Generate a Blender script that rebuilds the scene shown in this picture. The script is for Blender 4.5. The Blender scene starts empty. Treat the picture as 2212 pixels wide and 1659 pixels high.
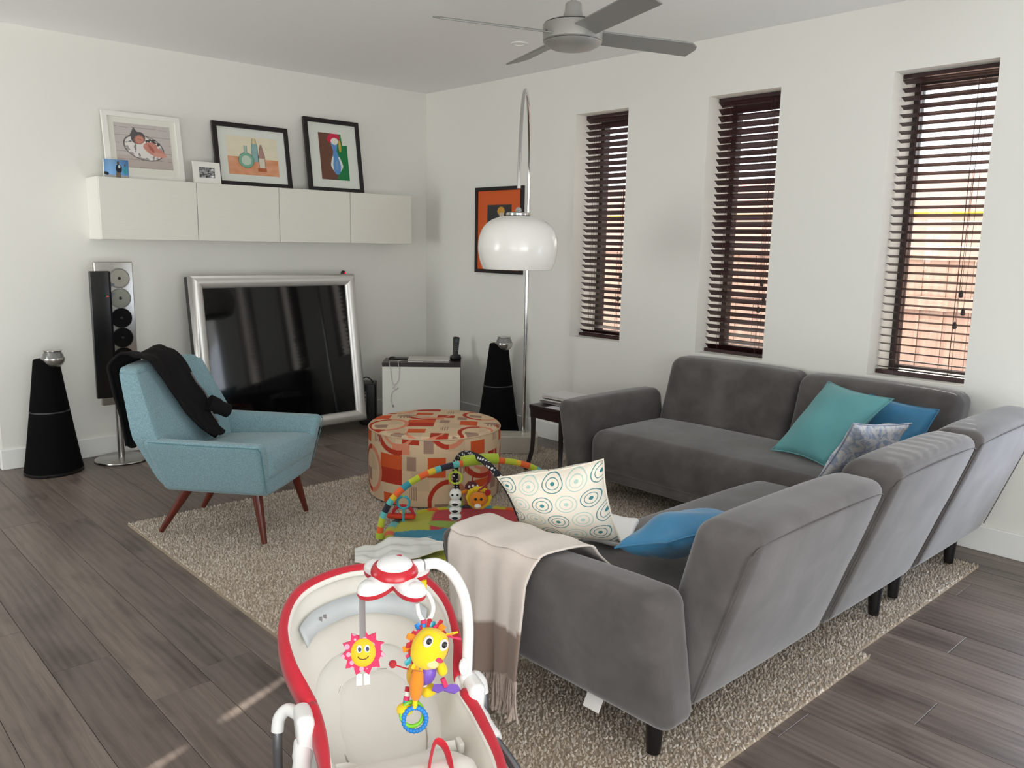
import bpy, bmesh, math, random
from mathutils import Vector, Matrix, noise
import numpy as np

random.seed(7)
SC = bpy.context.scene
COL = SC.collection
PI = math.pi

# ------------------------------------------------------------------ camera
def setup_camera():
    f, yaw, pit, rol = 1780.43, 0.7505, 0.1695, 0.019
    cy, sy, cp, sp = math.cos(yaw), math.sin(yaw), math.cos(pit), math.sin(pit)
    fw = Vector((sy*cp, cy*cp, -sp)); r = Vector((cy, -sy, 0)); u = r.cross(fw)
    cr, sr = math.cos(rol), math.sin(rol)
    r2 = cr*r + sr*u; u2 = -sr*r + cr*u
    cam = bpy.data.cameras.new('camera'); co = bpy.data.objects.new('camera', cam); COL.objects.link(co)
    cam.sensor_width = 36; cam.lens = f/2212*36; cam.clip_start = 0.05
    M = Matrix(((r2.x, u2.x, -fw.x), (r2.y, u2.y, -fw.y), (r2.z, u2.z, -fw.z))).to_4x4()
    M.translation = (-4.4032, -5.8518, 1.4714)
    co.matrix_world = M
    SC.camera = co
setup_camera()

# ------------------------------------------------------------------ light
SC.view_settings.view_transform = 'Standard'
SC.view_settings.look = 'None'
SC.view_settings.gamma = 1
SC.view_settings.use_curve_mapping = False
SC.view_settings.exposure = -0.93

w = bpy.data.worlds.new('sky'); SC.world = w; w.use_nodes = True
bg = w.node_tree.nodes['Background']
bg.inputs[0].default_value = (0.93, 0.97, 1.0, 1); bg.inputs[1].default_value = 6.0

def lamp(name, kind, energy, color, loc, direction, size=None, sizey=None, angle=None):
    l = bpy.data.lights.new(name, kind); l.energy = energy; l.color = color
    o = bpy.data.objects.new(name, l); COL.objects.link(o); o.location = loc
    o.rotation_euler = Vector(direction).to_track_quat('-Z', 'Y').to_euler()
    if size: l.shape = 'RECTANGLE'; l.size = size; l.size_y = sizey
    if angle: l.angle = angle
    return o
SUN_DIR = Vector((-0.92, -0.36, -0.53)).normalized()
lamp('sun', 'SUN', 36.0, (1.0, 0.95, 0.88), (6, 2, 6), SUN_DIR, angle=0.0093)
# area lamps adding daylight at unseen doors and windows, tilted up as ground bounce
lamp('daylight_rear_doors', 'AREA', 200, (0.97, 0.985, 1.0), (-4.2, -8.25, 1.0), (0, 1, 1.0), 2.8, 2.2)
lamp('daylight_side_door', 'AREA', 58, (0.68, 0.80, 1.0), (0.16, -5.52, 1.15), (-1, 0.35, 0.7), 0.8, 2.2)
lamp('daylight_left_windows', 'AREA', 95, (0.98, 1.0, 0.98), (-6.15, -1.1, 1.3), (1, 0.4, 0.9), 1.4, 1.9)
lamp('daylight_left_door', 'AREA', 48, (0.97, 0.99, 1.0), (-6.15, -6.2, 1.2), (1, 0.2, 1.1), 1.7, 2.2)

# ------------------------------------------------------------------ materials
def lin(c):
    if isinstance(c, str):
        c = c.lstrip('#'); c = [int(c[i:i+2], 16)/255 for i in (0, 2, 4)]
    return tuple(((x/12.92) if x <= 0.04045 else ((x+0.055)/1.055)**2.4) for x in c)
class NT:
    def __init__(s, m): s.t = m.node_tree; s.n = s.t.nodes; s.l = s.t.links; s.b = s.n['Principled BSDF']
    def new(s, kind, **kw):
        nd = s.n.new(kind)
        for k, v in kw.items():
            if k.startswith('i_'):
                nd.inputs[k[2:].replace('_', ' ')].default_value = v
            else: setattr(nd, k, v)
        return nd
    def link(s, a, b): s.l.new(a, b)
    def math(s, op, a, b=None, c=None):
        nd = s.n.new('ShaderNodeMath'); nd.operation = op
        for i, v in enumerate((a, b, c)):
            if v is None: continue
            if isinstance(v, (int, float)): nd.inputs[i].default_value = v
            else: s.l.new(v, nd.inputs[i])
        return nd.outputs[0]
    def mix(s, f, a, b):
        nd = s.n.new('ShaderNodeMix'); nd.data_type = 'RGBA'
        for i, v in ((0, f), (6, a), (7, b)):
            if isinstance(v, (int, float)): nd.inputs[i].default_value = v
            elif isinstance(v, tuple): nd.inputs[i].default_value = (*v[:3], 1)
            else: s.l.new(v, nd.inputs[i])
        return nd.outputs[2]
    def ramp(s, f, stops, interp='LINEAR'):
        nd = s.n.new('ShaderNodeValToRGB'); cr = nd.color_ramp; cr.interpolation = interp
        while len(cr.elements) < len(stops): cr.elements.new(0.5)
        for e, (p, c) in zip(cr.elements, stops): e.position = p; e.color = (*c[:3], 1)
        s.l.new(f, nd.inputs[0]); return nd.outputs[0]
MATS = {}
def mat(name, color='#808080', rough=0.5, metal=0.0, spec=0.5, sheen=0.0, coat=0.0, bump=0.0, bscale=200, vary=0.0, vscale=4, trans=0, emis=None, alpha=1, stretch=None):
    if name in MATS: return MATS[name]
    m = bpy.data.materials.new(name); m.use_nodes = True; N = NT(m); b = N.b
    c = lin(color); b.inputs['Base Color'].default_value = (*c, 1)
    b.inputs['Roughness'].default_value = rough; b.inputs['Metallic'].default_value = metal
    b.inputs['Specular IOR Level'].default_value = spec
    b.inputs['Sheen Weight'].default_value = sheen; b.inputs['Coat Weight'].default_value = coat
    b.inputs['Transmission Weight'].default_value = trans
    if emis: b.inputs['Emission Color'].default_value = (*lin(emis[0]), 1); b.inputs['Emission Strength'].default_value = emis[1]
    tc = N.new('ShaderNodeTexCoord')
    co = tc.outputs['Object']
    if stretch:
        mp = N.new('ShaderNodeMapping'); mp.inputs['Scale'].default_value = stretch; N.link(co, mp.inputs[0]); co = mp.outputs[0]
    if vary:
        nz = N.new('ShaderNodeTexNoise'); nz.inputs['Scale'].default_value = vscale; nz.inputs['Detail'].default_value = 5
        N.link(co, nz.inputs['Vector'])
        N.link(N.ramp(nz.outputs[0], [(0.3, tuple(x*(1-vary) for x in c)), (0.7, tuple(min(1, x*(1+vary)) for x in c))]), b.inputs['Base Color'])
    if bump:
        nz = N.new('ShaderNodeTexNoise'); nz.inputs['Scale'].default_value = bscale; nz.inputs['Detail'].default_value = 3
        N.link(co, nz.inputs['Vector'])
        bp = N.new('ShaderNodeBump'); bp.inputs['Strength'].default_value = bump; bp.inputs['Distance'].default_value = 0.004
        N.link(nz.outputs[0], bp.inputs['Height']); N.link(bp.outputs[0], b.inputs['Normal'])
    MATS[name] = m; return m
def vcol_mat(name, rough=0.6, spec=0.3, bump=0, bscale=300, sheen=0):
    m = mat(name, '#ffffff', rough, spec=spec, bump=bump, bscale=bscale, sheen=sheen); N = NT(m)
    a = N.new('ShaderNodeAttribute'); a.attribute_name = 'Col'
    N.link(a.outputs['Color'], N.b.inputs['Base Color']); return m

# ------------------------------------------------------------------ mesh helpers
class MB:
    def __init__(s): s.v = []; s.f = []; s.m = []; s.mi = 0
    def add(s, vs, fs, M=None):
        o = len(s.v)
        s.v += [tuple(M @ Vector(p)) if M is not None else tuple(p) for p in vs]
        s.f += [tuple(i+o for i in f) for f in fs]; s.m += [s.mi]*len(fs); return s
    def box(s, c, d, M=None):
        x, y, z = c; a, b, e = d[0]/2, d[1]/2, d[2]/2
        vs = [(x+i*a, y+j*b, z+k*e) for i in (-1, 1) for j in (-1, 1) for k in (-1, 1)]
        return s.add(vs, [(0, 1, 3, 2), (4, 6, 7, 5), (0, 4, 5, 1), (2, 3, 7, 6), (0, 2, 6, 4), (1, 5, 7, 3)], M)
    def tube(s, pts, r, n=10, cap=True, closed=False, flat=1.0):
        pts = [Vector(p) for p in pts]; N = len(pts)
        rs = r if isinstance(r, (list, tuple)) else [r]*N
        vs = []; fs = []
        t0 = None; nrm = None
        for i in range(N):
            if closed: t = (pts[(i+1) % N]-pts[i-1])
            else: t = (pts[min(i+1, N-1)]-pts[max(i-1, 0)])
            t = t.normalized() if t.length > 1e-9 else Vector((0, 0, 1))
            if nrm is None:
                a = Vector((0, 0, 1)) if abs(t.z) < 0.9 else Vector((1, 0, 0))
                nrm = (a - t*a.dot(t)).normalized()
            else:
                nrm = nrm - t*nrm.dot(t)
                nrm = nrm.normalized() if nrm.length > 1e-6 else t.orthogonal().normalized()
            bn = t.cross(nrm)
            for k in range(n):
                an = 2*PI*k/n
                vs.append(pts[i] + (nrm*math.cos(an) + bn*math.sin(an)*flat)*rs[i])
        for i in range(N if closed else N-1):
            j = (i+1) % N
            for k in range(n):
                fs.append((i*n+k, i*n+(k+1) % n, j*n+(k+1) % n, j*n+k))
        if cap and not closed:
            fs.append(tuple(range(n-1, -1, -1))); fs.append(tuple((N-1)*n+k for k in range(n)))
        return s.add(vs, fs)
    def lathe(s, prof, n=32, c=(0, 0, 0), M=None, sx=1, sy=1):
        vs = []; fs = []; K = len(prof)
        for k in range(n):
            a = 2*PI*k/n
            for (r, z) in prof: vs.append((c[0]+r*math.cos(a)*sx, c[1]+r*math.sin(a)*sy, c[2]+z))
        for k in range(n):
            j = (k+1) % n
            for i in range(K-1):
                r0, r1 = prof[i][0], prof[i+1][0]
                if r0 < 1e-6 and r1 < 1e-6: continue
                if r0 < 1e-6: fs.append((k*K+i, j*K+i+1, k*K+i+1))
                elif r1 < 1e-6: fs.append((k*K+i, j*K+i, k*K+i+1))
                else: fs.append((k*K+i, j*K+i, j*K+i+1, k*K+i+1))
        return s.add(vs, fs, M)
    def prism(s, poly, z0, z1, M=None):
        n = len(poly); vs = [(x, y, z0) for x, y in poly]+[(x, y, z1) for x, y in poly]
        fs = [tuple(range(n-1, -1, -1)), tuple(range(n, 2*n))]+[(i, (i+1) % n, n+(i+1) % n, n+i) for i in range(n)]
        return s.add(vs, fs, M)
    def grid(s, nx, ny, fn, M=None):
        vs = [fn(i/nx, j/ny) for j in range(ny+1) for i in range(nx+1)]
        fs = [(j*(nx+1)+i, j*(nx+1)+i+1, (j+1)*(nx+1)+i+1, (j+1)*(nx+1)+i) for j in range(ny) for i in range(nx)]
        return s.add(vs, fs, M)
    def mesh(s, name):
        me = bpy.data.meshes.new(name); me.from_pydata(s.v, [], s.f); me.update(); return me
def rb_axis(h, r, k, m):
    out = [-(h-r)-r*math.tan(PI/4*(k-i)/k) for i in range(k)]
    inner = h-r
    out += [-inner+2*inner*i/m for i in range(m+1)]
    out += [inner+r*math.tan(PI/4*(i+1)/k) for i in range(k)]
    return out
def rbox(mb, size, r, c=(0, 0, 0), warp=None, k=3, m=(4, 4, 4), M=None):
    """rounded box; warp(x,y,z)->(x,y,z) works on coordinates local to the box centre"""
    h = [x/2 for x in size]; r = min(r, min(h)*0.999)
    ax = [rb_axis(h[i], r, k, m[i]) for i in range(3)]
    n = [len(a) for a in ax]; idx = {}; vs = []; fs = []
    def vid(i, j, l):
        key = (i, j, l)
        if key in idx: return idx[key]
        p = Vector((ax[0][i], ax[1][j], ax[2][l]))
        q = Vector([max(-(h[t]-r), min(h[t]-r, p[t])) for t in range(3)])
        d = p-q
        if d.length > 1e-9: p = q+d.normalized()*r
        if warp: p = Vector(warp(p.x, p.y, p.z))
        idx[key] = len(vs); vs.append((p.x+c[0], p.y+c[1], p.z+c[2])); return idx[key]
    X, Y, Z = n[0]-1, n[1]-1, n[2]-1
    for i in range(X):
        for j in range(Y):
            fs.append((vid(i, j, 0), vid(i, j+1, 0), vid(i+1, j+1, 0), vid(i+1, j, 0)))
            fs.append((vid(i, j, Z), vid(i+1, j, Z), vid(i+1, j+1, Z), vid(i, j+1, Z)))
    for i in range(X):
        for l in range(Z):
            fs.append((vid(i, 0, l), vid(i+1, 0, l), vid(i+1, 0, l+1), vid(i, 0, l+1)))
            fs.append((vid(i, Y, l), vid(i, Y, l+1), vid(i+1, Y, l+1), vid(i+1, Y, l)))
    for j in range(Y):
        for l in range(Z):
            fs.append((vid(0, j, l), vid(0, j, l+1), vid(0, j+1, l+1), vid(0, j+1, l)))
            fs.append((vid(X, j, l), vid(X, j+1, l), vid(X, j+1, l+1), vid(X, j, l+1)))
    return mb.add(vs, fs, M)
def obj(name, mb, m, parent=None, smooth=40, loc=None, rot=None):
    me = mb.mesh(name) if isinstance(mb, MB) else mb
    if isinstance(mb, MB):
        mm = m if isinstance(m, (list, tuple)) else [m]
        for x in mm: me.materials.append(x)
        if len(mm) > 1: me.polygons.foreach_set('material_index', mb.m)
        if smooth:
            me.polygons.foreach_set('use_smooth', [True]*len(me.polygons))
            me.set_sharp_from_angle(angle=math.radians(smooth))
        me.update()
    o = bpy.data.objects.new(name, me); COL.objects.link(o)
    if parent: o.parent = parent
    if loc: o.location = loc
    if rot: o.rotation_euler = rot
    return o
def tag(o, label, cat, group=None, kind=None):
    if label: o['label'] = label
    if cat: o['category'] = cat
    if group: o['group'] = group
    if kind: o['kind'] = kind
    return o
def thing(name, label, cat, loc=(0, 0, 0), rotz=0, group=None):
    o = bpy.data.objects.new(name, None); COL.objects.link(o); o.empty_display_size = 0.1
    o.location = loc; o.rotation_euler = (0, 0, rotz); return tag(o, label, cat, group)
def struct(o): o['kind'] = 'structure'; return o
def bevel(o, w, seg=2):
    md = o.modifiers.new('bevel', 'BEVEL'); md.width = w; md.segments = seg; md.limit_method = 'ANGLE'; md.angle_limit = math.radians(50); return o
def solid(o, t, off=0):
    md = o.modifiers.new('solid', 'SOLIDIFY'); md.thickness = t; md.offset = off; return o
def subsurf(o, n=1):
    md = o.modifiers.new('sub', 'SUBSURF'); md.levels = n; md.render_levels = n; return o
def boxobj(name, c, d, m, parent=None, bw=0.0, smooth=0):
    o = obj(name, MB().box((0, 0, 0), d), m, parent, smooth=smooth, loc=c)
    if bw: bevel(o, bw)
    return o
def colour_mesh(me, cols):
    """cols: one rgb (linear) per vertex"""
    a = me.color_attributes.new('Col', 'FLOAT_COLOR', 'POINT')
    arr = np.ones((len(me.vertices), 4), np.float32); arr[:, :3] = cols
    a.data.foreach_set('color', arr.ravel())
def sm(a, b, t): # smooth path interpolation
    return a+(b-a)*t
def catmull(pts, n=8, closed=False):
    P = [Vector(p) for p in pts]; out = []; N = len(P)
    rng = N if closed else N-1
    for i in range(rng):
        if closed: p0, p1, p2, p3 = P[i-1], P[i], P[(i+1) % N], P[(i+2) % N]
        else: p0, p1, p2, p3 = P[max(i-1, 0)], P[i], P[i+1], P[min(i+2, N-1)]
        for k in range(n):
            t = k/n; t2 = t*t; t3 = t2*t
            out.append(0.5*((2*p1)+(-p0+p2)*t+(2*p0-5*p1+4*p2-p3)*t2+(-p0+3*p1-3*p2+p3)*t3))
    if not closed: out.append(P[-1].copy())
    return out

# ------------------------------------------------------------------ setting
M_wall = mat('wall_paint', '#e8e7e0', 0.85, spec=0.25, bump=0.04, bscale=350)
M_ceil = mat('ceiling_paint', '#f6f5f3', 0.9, spec=0.2)
M_trim = mat('trim_paint', '#eeeeea', 0.45, spec=0.4)
M_reveal = mat('reveal_paint', '#f0f0ee', 0.7, spec=0.3)
H = 2.7
WIN = [(-2.208, -1.738), (-3.308, -2.83), (-4.424, -3.937)]
ZB, ZT = 0.808, 2.366
WT = 0.36

def wood_mat():
    m = mat('oak_floorboard', '#6a5a50', 0.42, spec=0.45); N = NT(m)
    oi = N.new('ShaderNodeObjectInfo'); tc = N.new('ShaderNodeTexCoord')
    off = N.new('ShaderNodeVectorMath', operation='SCALE'); off.inputs[0].default_value = (37, 91, 13)
    N.link(oi.outputs['Random'], off.inputs['Scale'])
    ad = N.new('ShaderNodeVectorMath', operation='ADD'); N.link(tc.outputs['Object'], ad.inputs[0]); N.link(off.outputs[0], ad.inputs[1])
    mp = N.new('ShaderNodeMapping'); mp.inputs['Scale'].default_value = (1, 0.12, 1); N.link(ad.outputs[0], mp.inputs[0])
    n1 = N.new('ShaderNodeTexNoise'); n1.inputs['Scale'].default_value = 9; n1.inputs['Detail'].default_value = 8; n1.inputs['Roughness'].default_value = 0.62; n1.inputs['Distortion'].default_value = 0.7
    N.link(mp.outputs[0], n1.inputs['Vector'])
    mp2 = N.new('ShaderNodeMapping'); mp2.inputs['Scale'].default_value = (1, 0.045, 1); N.link(ad.outputs[0], mp2.inputs[0])
    n2 = N.new('ShaderNodeTexNoise'); n2.inputs['Scale'].default_value = 75; n2.inputs['Detail'].default_value = 4; n2.inputs['Distortion'].default_value = 1.2
    N.link(mp2.outputs[0], n2.inputs['Vector'])
    base = N.ramp(n1.outputs[0], [(0.27, lin('#443830')), (0.42, lin('#5c4f47')), (0.60, lin('#6f6158')), (0.8, lin('#83776c'))])
    fine = N.ramp(n2.outputs[0], [(0.3, lin('#4b4541')), (0.6, lin('#898280'))])
    c = N.mix(0.22, base, fine)
    mp3 = N.new('ShaderNodeMapping'); mp3.inputs['Scale'].default_value = (1, 0.4, 1); N.link(ad.outputs[0], mp3.inputs[0])
    n3 = N.new('ShaderNodeTexNoise'); n3.inputs['Scale'].default_value = 5.5; n3.inputs['Detail'].default_value = 4; n3.inputs['Distortion'].default_value = 0.4
    N.link(mp3.outputs[0], n3.inputs['Vector'])
    knot = N.ramp(n3.outputs[0], [(0.54, (0, 0, 0)), (0.72, (0.75,)*3)])
    c = N.mix(knot, c, lin('#3a2f2b'))
    wv = N.new('ShaderNodeTexWave'); wv.bands_direction = 'X'; wv.inputs['Scale'].default_value = 9; wv.inputs['Distortion'].default_value = 9; wv.inputs['Detail'].default_value = 2; wv.inputs['Detail Scale'].default_value = 0.6
    N.link(mp.outputs[0], wv.inputs['Vector'])
    c = N.mix(N.math('MULTIPLY', wv.outputs['Fac'], 0.16), c, lin('#9a8b80'))
    hs = N.new('ShaderNodeHueSaturation'); N.link(c, hs.inputs['Color'])
    hs.inputs['Saturation'].default_value = 1.0
    N.link(N.math('ADD', N.math('MULTIPLY', oi.outputs['Random'], 0.26), 0.95), hs.inputs['Value'])
    N.link(hs.outputs[0], N.b.inputs['Base Color'])
    bp = N.new('ShaderNodeBump'); bp.inputs['Strength'].default_value = 0.12; bp.inputs['Distance'].default_value = 0.002
    N.link(n2.outputs[0], bp.inputs['Height']); N.link(bp.outputs[0], N.b.inputs['Normal'])
    N.link(N.ramp(n1.outputs[0], [(0.3, (0.34,)*3), (0.75, (0.48,)*3)]), N.b.inputs['Roughness'])
    return m
M_oak = wood_mat()
M_sub = mat('dark_joint', '#2a2422', 0.9)  # dark colour under the boards, seen in the joints
X0, X1, Y0, Y1 = -6.2, 0.0, -8.2, 2.6
floor = struct(boxobj('floor', ((X0+X1)/2, (Y0+Y1)/2, -0.06), (X1-X0, Y1-Y0, 0.1), M_sub))
# each floorboard is a piece of the floor
pw = 0.193; rnd = random.Random(3)
meshes = {}
xs = -3.767; k0 = math.ceil((X0-xs)/pw); k1 = math.floor((X1-xs)/pw)
plank_count = 0
for k in range(k0-1, k1+1):
    xa = max(xs+k*pw, X0); xb = min(xs+(k+1)*pw, X1)
    if xb-xa < 0.02: continue
    y = Y0-rnd.uniform(0, 1.9)
    while y < 0.0 if xa > -3.35 else y < Y1:
        L = rnd.choice((1.9, 1.9, 1.9, 1.2, 2.1))
        ya, yb = max(y, Y0), min(y+L, Y1 if xa < -3.35 else 0.0)
        y += L
        if yb-ya < 0.05: continue
        key = (round(xb-xa, 3), round(yb-ya, 3))
        if key not in meshes:
            a, b = (xb-xa)/2-0.0007, (yb-ya)/2-0.0007; c = 0.0015
            mb = MB(); vs = [(-a, -b, -0.012), (a, -b, -0.012), (a, b, -0.012), (-a, b, -0.012), (-a, -b, -c), (a, -b, -c), (a, b, -c), (-a, b, -c),
                            (-a+c, -b+c, 0), (a-c, -b+c, 0), (a-c, b-c, 0), (-a+c, b-c, 0)]
            fs = [(8, 9, 10, 11)]+[(i, (i+1) % 4, 4+(i+1) % 4, 4+i) for i in range(4)]+[(4+i, 4+(i+1) % 4, 8+(i+1) % 4, 8+i) for i in range(4)]
            mb.add(vs, fs); me = mb.mesh('floorboard'); me.materials.append(M_oak); meshes[key] = me
        o = obj('floorboard', meshes[key], None, floor, loc=((xa+xb)/2-floor.location.x, (ya+yb)/2-floor.location.y, 0.06))
        plank_count += 1
# back wall (ends in an outside corner at the left)
XE = -3.312
struct(boxobj('wall_back', ((XE+WT)/2, 0.06, H/2), (WT-XE, 0.12, H), M_wall))
struct(boxobj('wall_hall', (-4.8, 2.66, H/2), (3.2, 0.12, H), M_wall))
struct(boxobj('wall_return', (XE+0.06, 1.36, H/2), (0.12, 2.48, H), M_wall))
struct(boxobj('ceiling', ((X0+WT)/2, (Y0+Y1)/2, H+0.05), (WT-X0+0.2, Y1-Y0+0.2, 0.1), M_ceil))
# right wall with three deep window openings
def wall_with_holes():
    mb = MB(); cuts = sorted(WIN)
    y = -5.08; mb.box((WT/2, (Y0-5.96)/2, H/2), (WT, -5.96-Y0, H)); mb.box((WT/2, -5.52, 2.5), (WT, 0.88, 0.4))
    for a, b in cuts:
        mb.box((WT/2, (y+a)/2, H/2), (WT, a-y, H))
        mb.box((WT/2, (a+b)/2, ZB/2), (WT, b-a, ZB)); mb.box((WT/2, (a+b)/2, (ZT+H)/2), (WT, b-a, H-ZT))
        y = b
    mb.box((WT/2, y/2, H/2), (WT, -y, H))
    return struct(obj('wall_right', mb, M_wall, smooth=0))
wall_with_holes()
# walls behind and left of the camera: glazed doors and windows
DX0, DX1 = -5.7, -2.7
mb = MB(); mb.box(((X0+DX0)/2, Y0-0.06, H/2), (DX0-X0, 0.12, H)); mb.box((DX1/2+WT/2, Y0-0.06, H/2), (-DX1+WT, 0.12, H)); mb.box(((DX0+DX1)/2, Y0-0.06, 2.55), (DX1-DX0, 0.12, 0.3))
struct(obj('wall_front', mb, M_wall, smooth=0))
mb = MB(); ya, yb = -1.9, -0.3
mb.box((X0-0.06, (-5.3+ya)/2, H/2), (0.12, ya+5.3, H)); mb.box((X0-0.06, (Y0-7.1)/2, H/2), (0.12, -7.1-Y0, H)); mb.box((X0-0.06, -6.2, 2.5), (0.12, 1.8, 0.4)); mb.box((X0-0.06, (yb+Y1)/2, H/2), (0.12, Y1-yb, H))
mb.box((X0-0.06, (ya+yb)/2, 0.2), (0.12, yb-ya, 0.4)); mb.box((X0-0.06, (ya+yb)/2, 2.5), (0.12, yb-ya, 0.4))
struct(obj('wall_left', mb, M_wall, smooth=0))
M_dark = mat('dark_window_frame', '#2b2221', 0.4)
mb = MB()
for x in (-5.67, -4.7, -3.7, -2.73): mb.box((x, Y0-0.06, 1.2), (0.06, 0.06, 2.4))
mb.box((-4.2, Y0-0.06, 2.38), (3.0, 0.06, 0.05)); mb.box((-4.2, Y0-0.06, 0.02), (3.0, 0.06, 0.05))
struct(obj('door_1', mb, M_dark, smooth=0))
mb = MB()
for y in (-1.87, -1.1, -0.33): mb.box((X0-0.06, y, 1.35), (0.06, 0.05, 1.9))
mb.box((X0-0.06, -1.1, 0.43), (0.06, 1.6, 0.05)); mb.box((X0-0.06, -1.1, 2.28), (0.06, 1.6, 0.05))
struct(obj('window_4', mb, M_dark, smooth=0))
# baseboards
def base(name, c, d):
    return bevel(struct(boxobj(name, c, d, M_trim)), 0.004, 1)
base('baseboard_back', ((XE-0.014)/2, -0.008, 0.065), (-XE+0.014, 0.016, 0.13))
base('baseboard_right', (-0.008, -2.54, 0.065), (0.016, 5.08, 0.13))
base('baseboard_return', (XE-0.007, 1.3, 0.065), (0.014, 2.6, 0.13))

# ---- windows: frame, glass
def glass_mat():
    m = bpy.data.materials.new('window_glass'); m.use_nodes = True; t = m.node_tree; t.nodes.clear()
    o = t.nodes.new('ShaderNodeOutputMaterial'); mx = t.nodes.new('ShaderNodeMixShader'); tr = t.nodes.new('ShaderNodeBsdfTransparent'); gl = t.nodes.new('ShaderNodeBsdfGlossy')
    fr = t.nodes.new('ShaderNodeFresnel'); fr.inputs[0].default_value = 1.3; gl.inputs['Roughness'].default_value = 0.02
    t.links.new(fr.outputs[0], mx.inputs[0]); t.links.new(tr.outputs[0], mx.inputs[1]); t.links.new(gl.outputs[0], mx.inputs[2]); t.links.new(mx.outputs[0], o.inputs[0]); return m
M_glass = glass_mat()
for i, (a, b) in enumerate(WIN):
    wroot = struct(thing('window_%d' % (i+1), None, None, (0.30, (a+b)/2, ZB)))
    wd, ht = b-a, ZT-ZB; fw = 0.034
    obj('stile', MB().box((0, wd/2-fw/2, ht/2), (0.06, fw, ht)), M_dark, wroot, smooth=0)
    obj('stile', MB().box((0, -wd/2+fw/2, ht/2), (0.06, fw, ht)), M_dark, wroot, smooth=0)
    obj('head', MB().box((0, 0, ht-fw/2), (0.058, wd-2*fw, fw)), M_dark, wroot, smooth=0)
    obj('bottom_rail', MB().box((0, 0, fw/2), (0.058, wd-2*fw, fw)), M_dark, wroot, smooth=0)
    obj('pane', MB().box((0.01, 0, ht/2), (0.006, wd-2*fw, ht-2*fw)), M_glass, wroot, smooth=0)

# ---- venetian blinds
M_slat = mat('dark_brown_slat', '#33191a', 0.35, spec=0.5, vary=0.15, vscale=30, stretch=(20, 1, 20))
M_cord = mat('blind_cord', '#4a2a2a', 0.7)
M_tassel = mat('dark_tassel', '#20100f', 0.4)
blind_label = ['dark brown venetian blind in the narrow window nearest the arc lamp', 'dark brown venetian blind in the middle of the three windows', 'dark brown venetian blind with open slats in the window above the blue cushions']
for i, (a, b) in enumerate(WIN):
    tilt = math.radians((31, 37, 16)[i]); wd = b-a-0.028; n = 36
    root = thing('venetian_blind', blind_label[i], 'blind', (0.122, (a+b)/2+0.010, ZB), 0, 'venetian blinds')
    ht = ZT-ZB
    me = None
    obj('head_rail', MB().box((0.004, 0, ht-0.011), (0.04, wd, 0.02)), M_slat, root, smooth=0)
    brz = 0.0125
    obj('bottom_rail', MB().box((0, 0, brz), (0.05, wd, 0.02)), M_slat, root, smooth=0)
    for s in range(n):
        z = brz+0.024+(ht-0.060-brz)*s/(n-1)
        if me is None:
            mb = MB(); prof = [(-0.025, 0), (-0.012, 0.0022), (0, 0.003), (0.012, 0.0022), (0.025, 0), (0.012, -0.0003), (0, 0.0004), (-0.012, -0.0003)]
            mb.prism([(x, z_) for x, z_ in prof], -wd/2, wd/2, Matrix(((1, 0, 0, 0), (0, 0, 1, 0), (0, 1, 0, 0), (0, 0, 0, 1))))
            me = mb.mesh('slat'); me.materials.append(M_slat)
        t = tilt*(1+0.1*math.sin(s*1.7+i))
        if i == 2: t = math.radians(16+(4 if s > 31 else 0))
        so = obj('slat', me, None, root, loc=(0, 0, z), rot=(0, t, 0))
        if i == 0 and (1.03 < z < 1.24 or 1.315 < z < 1.40):   # slats shortened at the near end, made to let a sliver of sun past
            so.scale.y = 0.896; so.location.y = wd*0.052
    for yy in (-wd*0.30, wd*0.30):
        mb = MB()
        for xx in (-0.024, 0.024): mb.tube([(xx, yy, ht-0.04), (xx, yy, brz)], 0.0011, 5)
        mb.tube([(0, yy+0.006, ht-0.04), (0, yy+0.006, brz)], 0.0011, 5)
        obj('ladder_cord', mb, M_cord, root)
    mb = MB()
    for q, (yy, zz) in enumerate(((-wd*0.36, 0.46), (-wd*0.40, 0.37), (-wd*0.33, 0.30))):
        mb.tube([(-0.032, yy-0.01*q, ht-0.04), (-0.034, yy-0.004*q, ht*0.5), (-0.034, yy, zz)], 0.0011, 5)
    obj('pull_cord', mb, M_cord, root)
    for yy, zz in ((-wd*0.36, 0.46), (-wd*0.40, 0.37), (-wd*0.33, 0.30)):
        obj('tassel', MB().lathe([(0, 0.012), (0.005, 0.01), (0.009, -0.002), (0.011, -0.02), (0.006, -0.026), (0, -0.026)], 10), M_tassel, root, loc=(-0.034, yy, zz))

# ---- outside: paling fence, neighbour's clad wall, ground
M_fence = mat('fence_timber', '#b29589', 0.8, vary=0.2, vscale=6, stretch=(6, 6, 0.6))
M_clad = mat('neighbour_cladding', '#c9aba0', 0.75, vary=0.1, vscale=2)
M_ground = mat('outside_paving', '#c9c4ba', 0.9, vary=0.1)
gr = struct(boxobj('ground', (4.2, -3, -0.2), (7.8, 16, 0.1), M_ground))
gr2 = struct(boxobj('ground_terrace', (-5, -13.2, -0.15), (16, 9.8, 0.1), M_ground))
gr3 = struct(boxobj('ground_side', (-9.4, -2.4, -0.15), (6.1, 11.7, 0.1), M_ground))
fr = thing('paling_fence', 'pinkish timber paling fence outside the windows', 'fence', (1.35, -2.2, -0.15))
me = None
for k in range(42):
    yy = -5.6+k*0.155+rnd.uniform(-0.004, 0.004)
    if me is None:
        me = MB().box((0, 0, 0.78), (0.018, 0.148, 1.56)).mesh('paling'); me.materials.append(M_fence)
    obj('paling', me, None, fr, loc=(rnd.uniform(0, 0.012), yy+2.2, rnd.uniform(-0.01, 0.01)))
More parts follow.
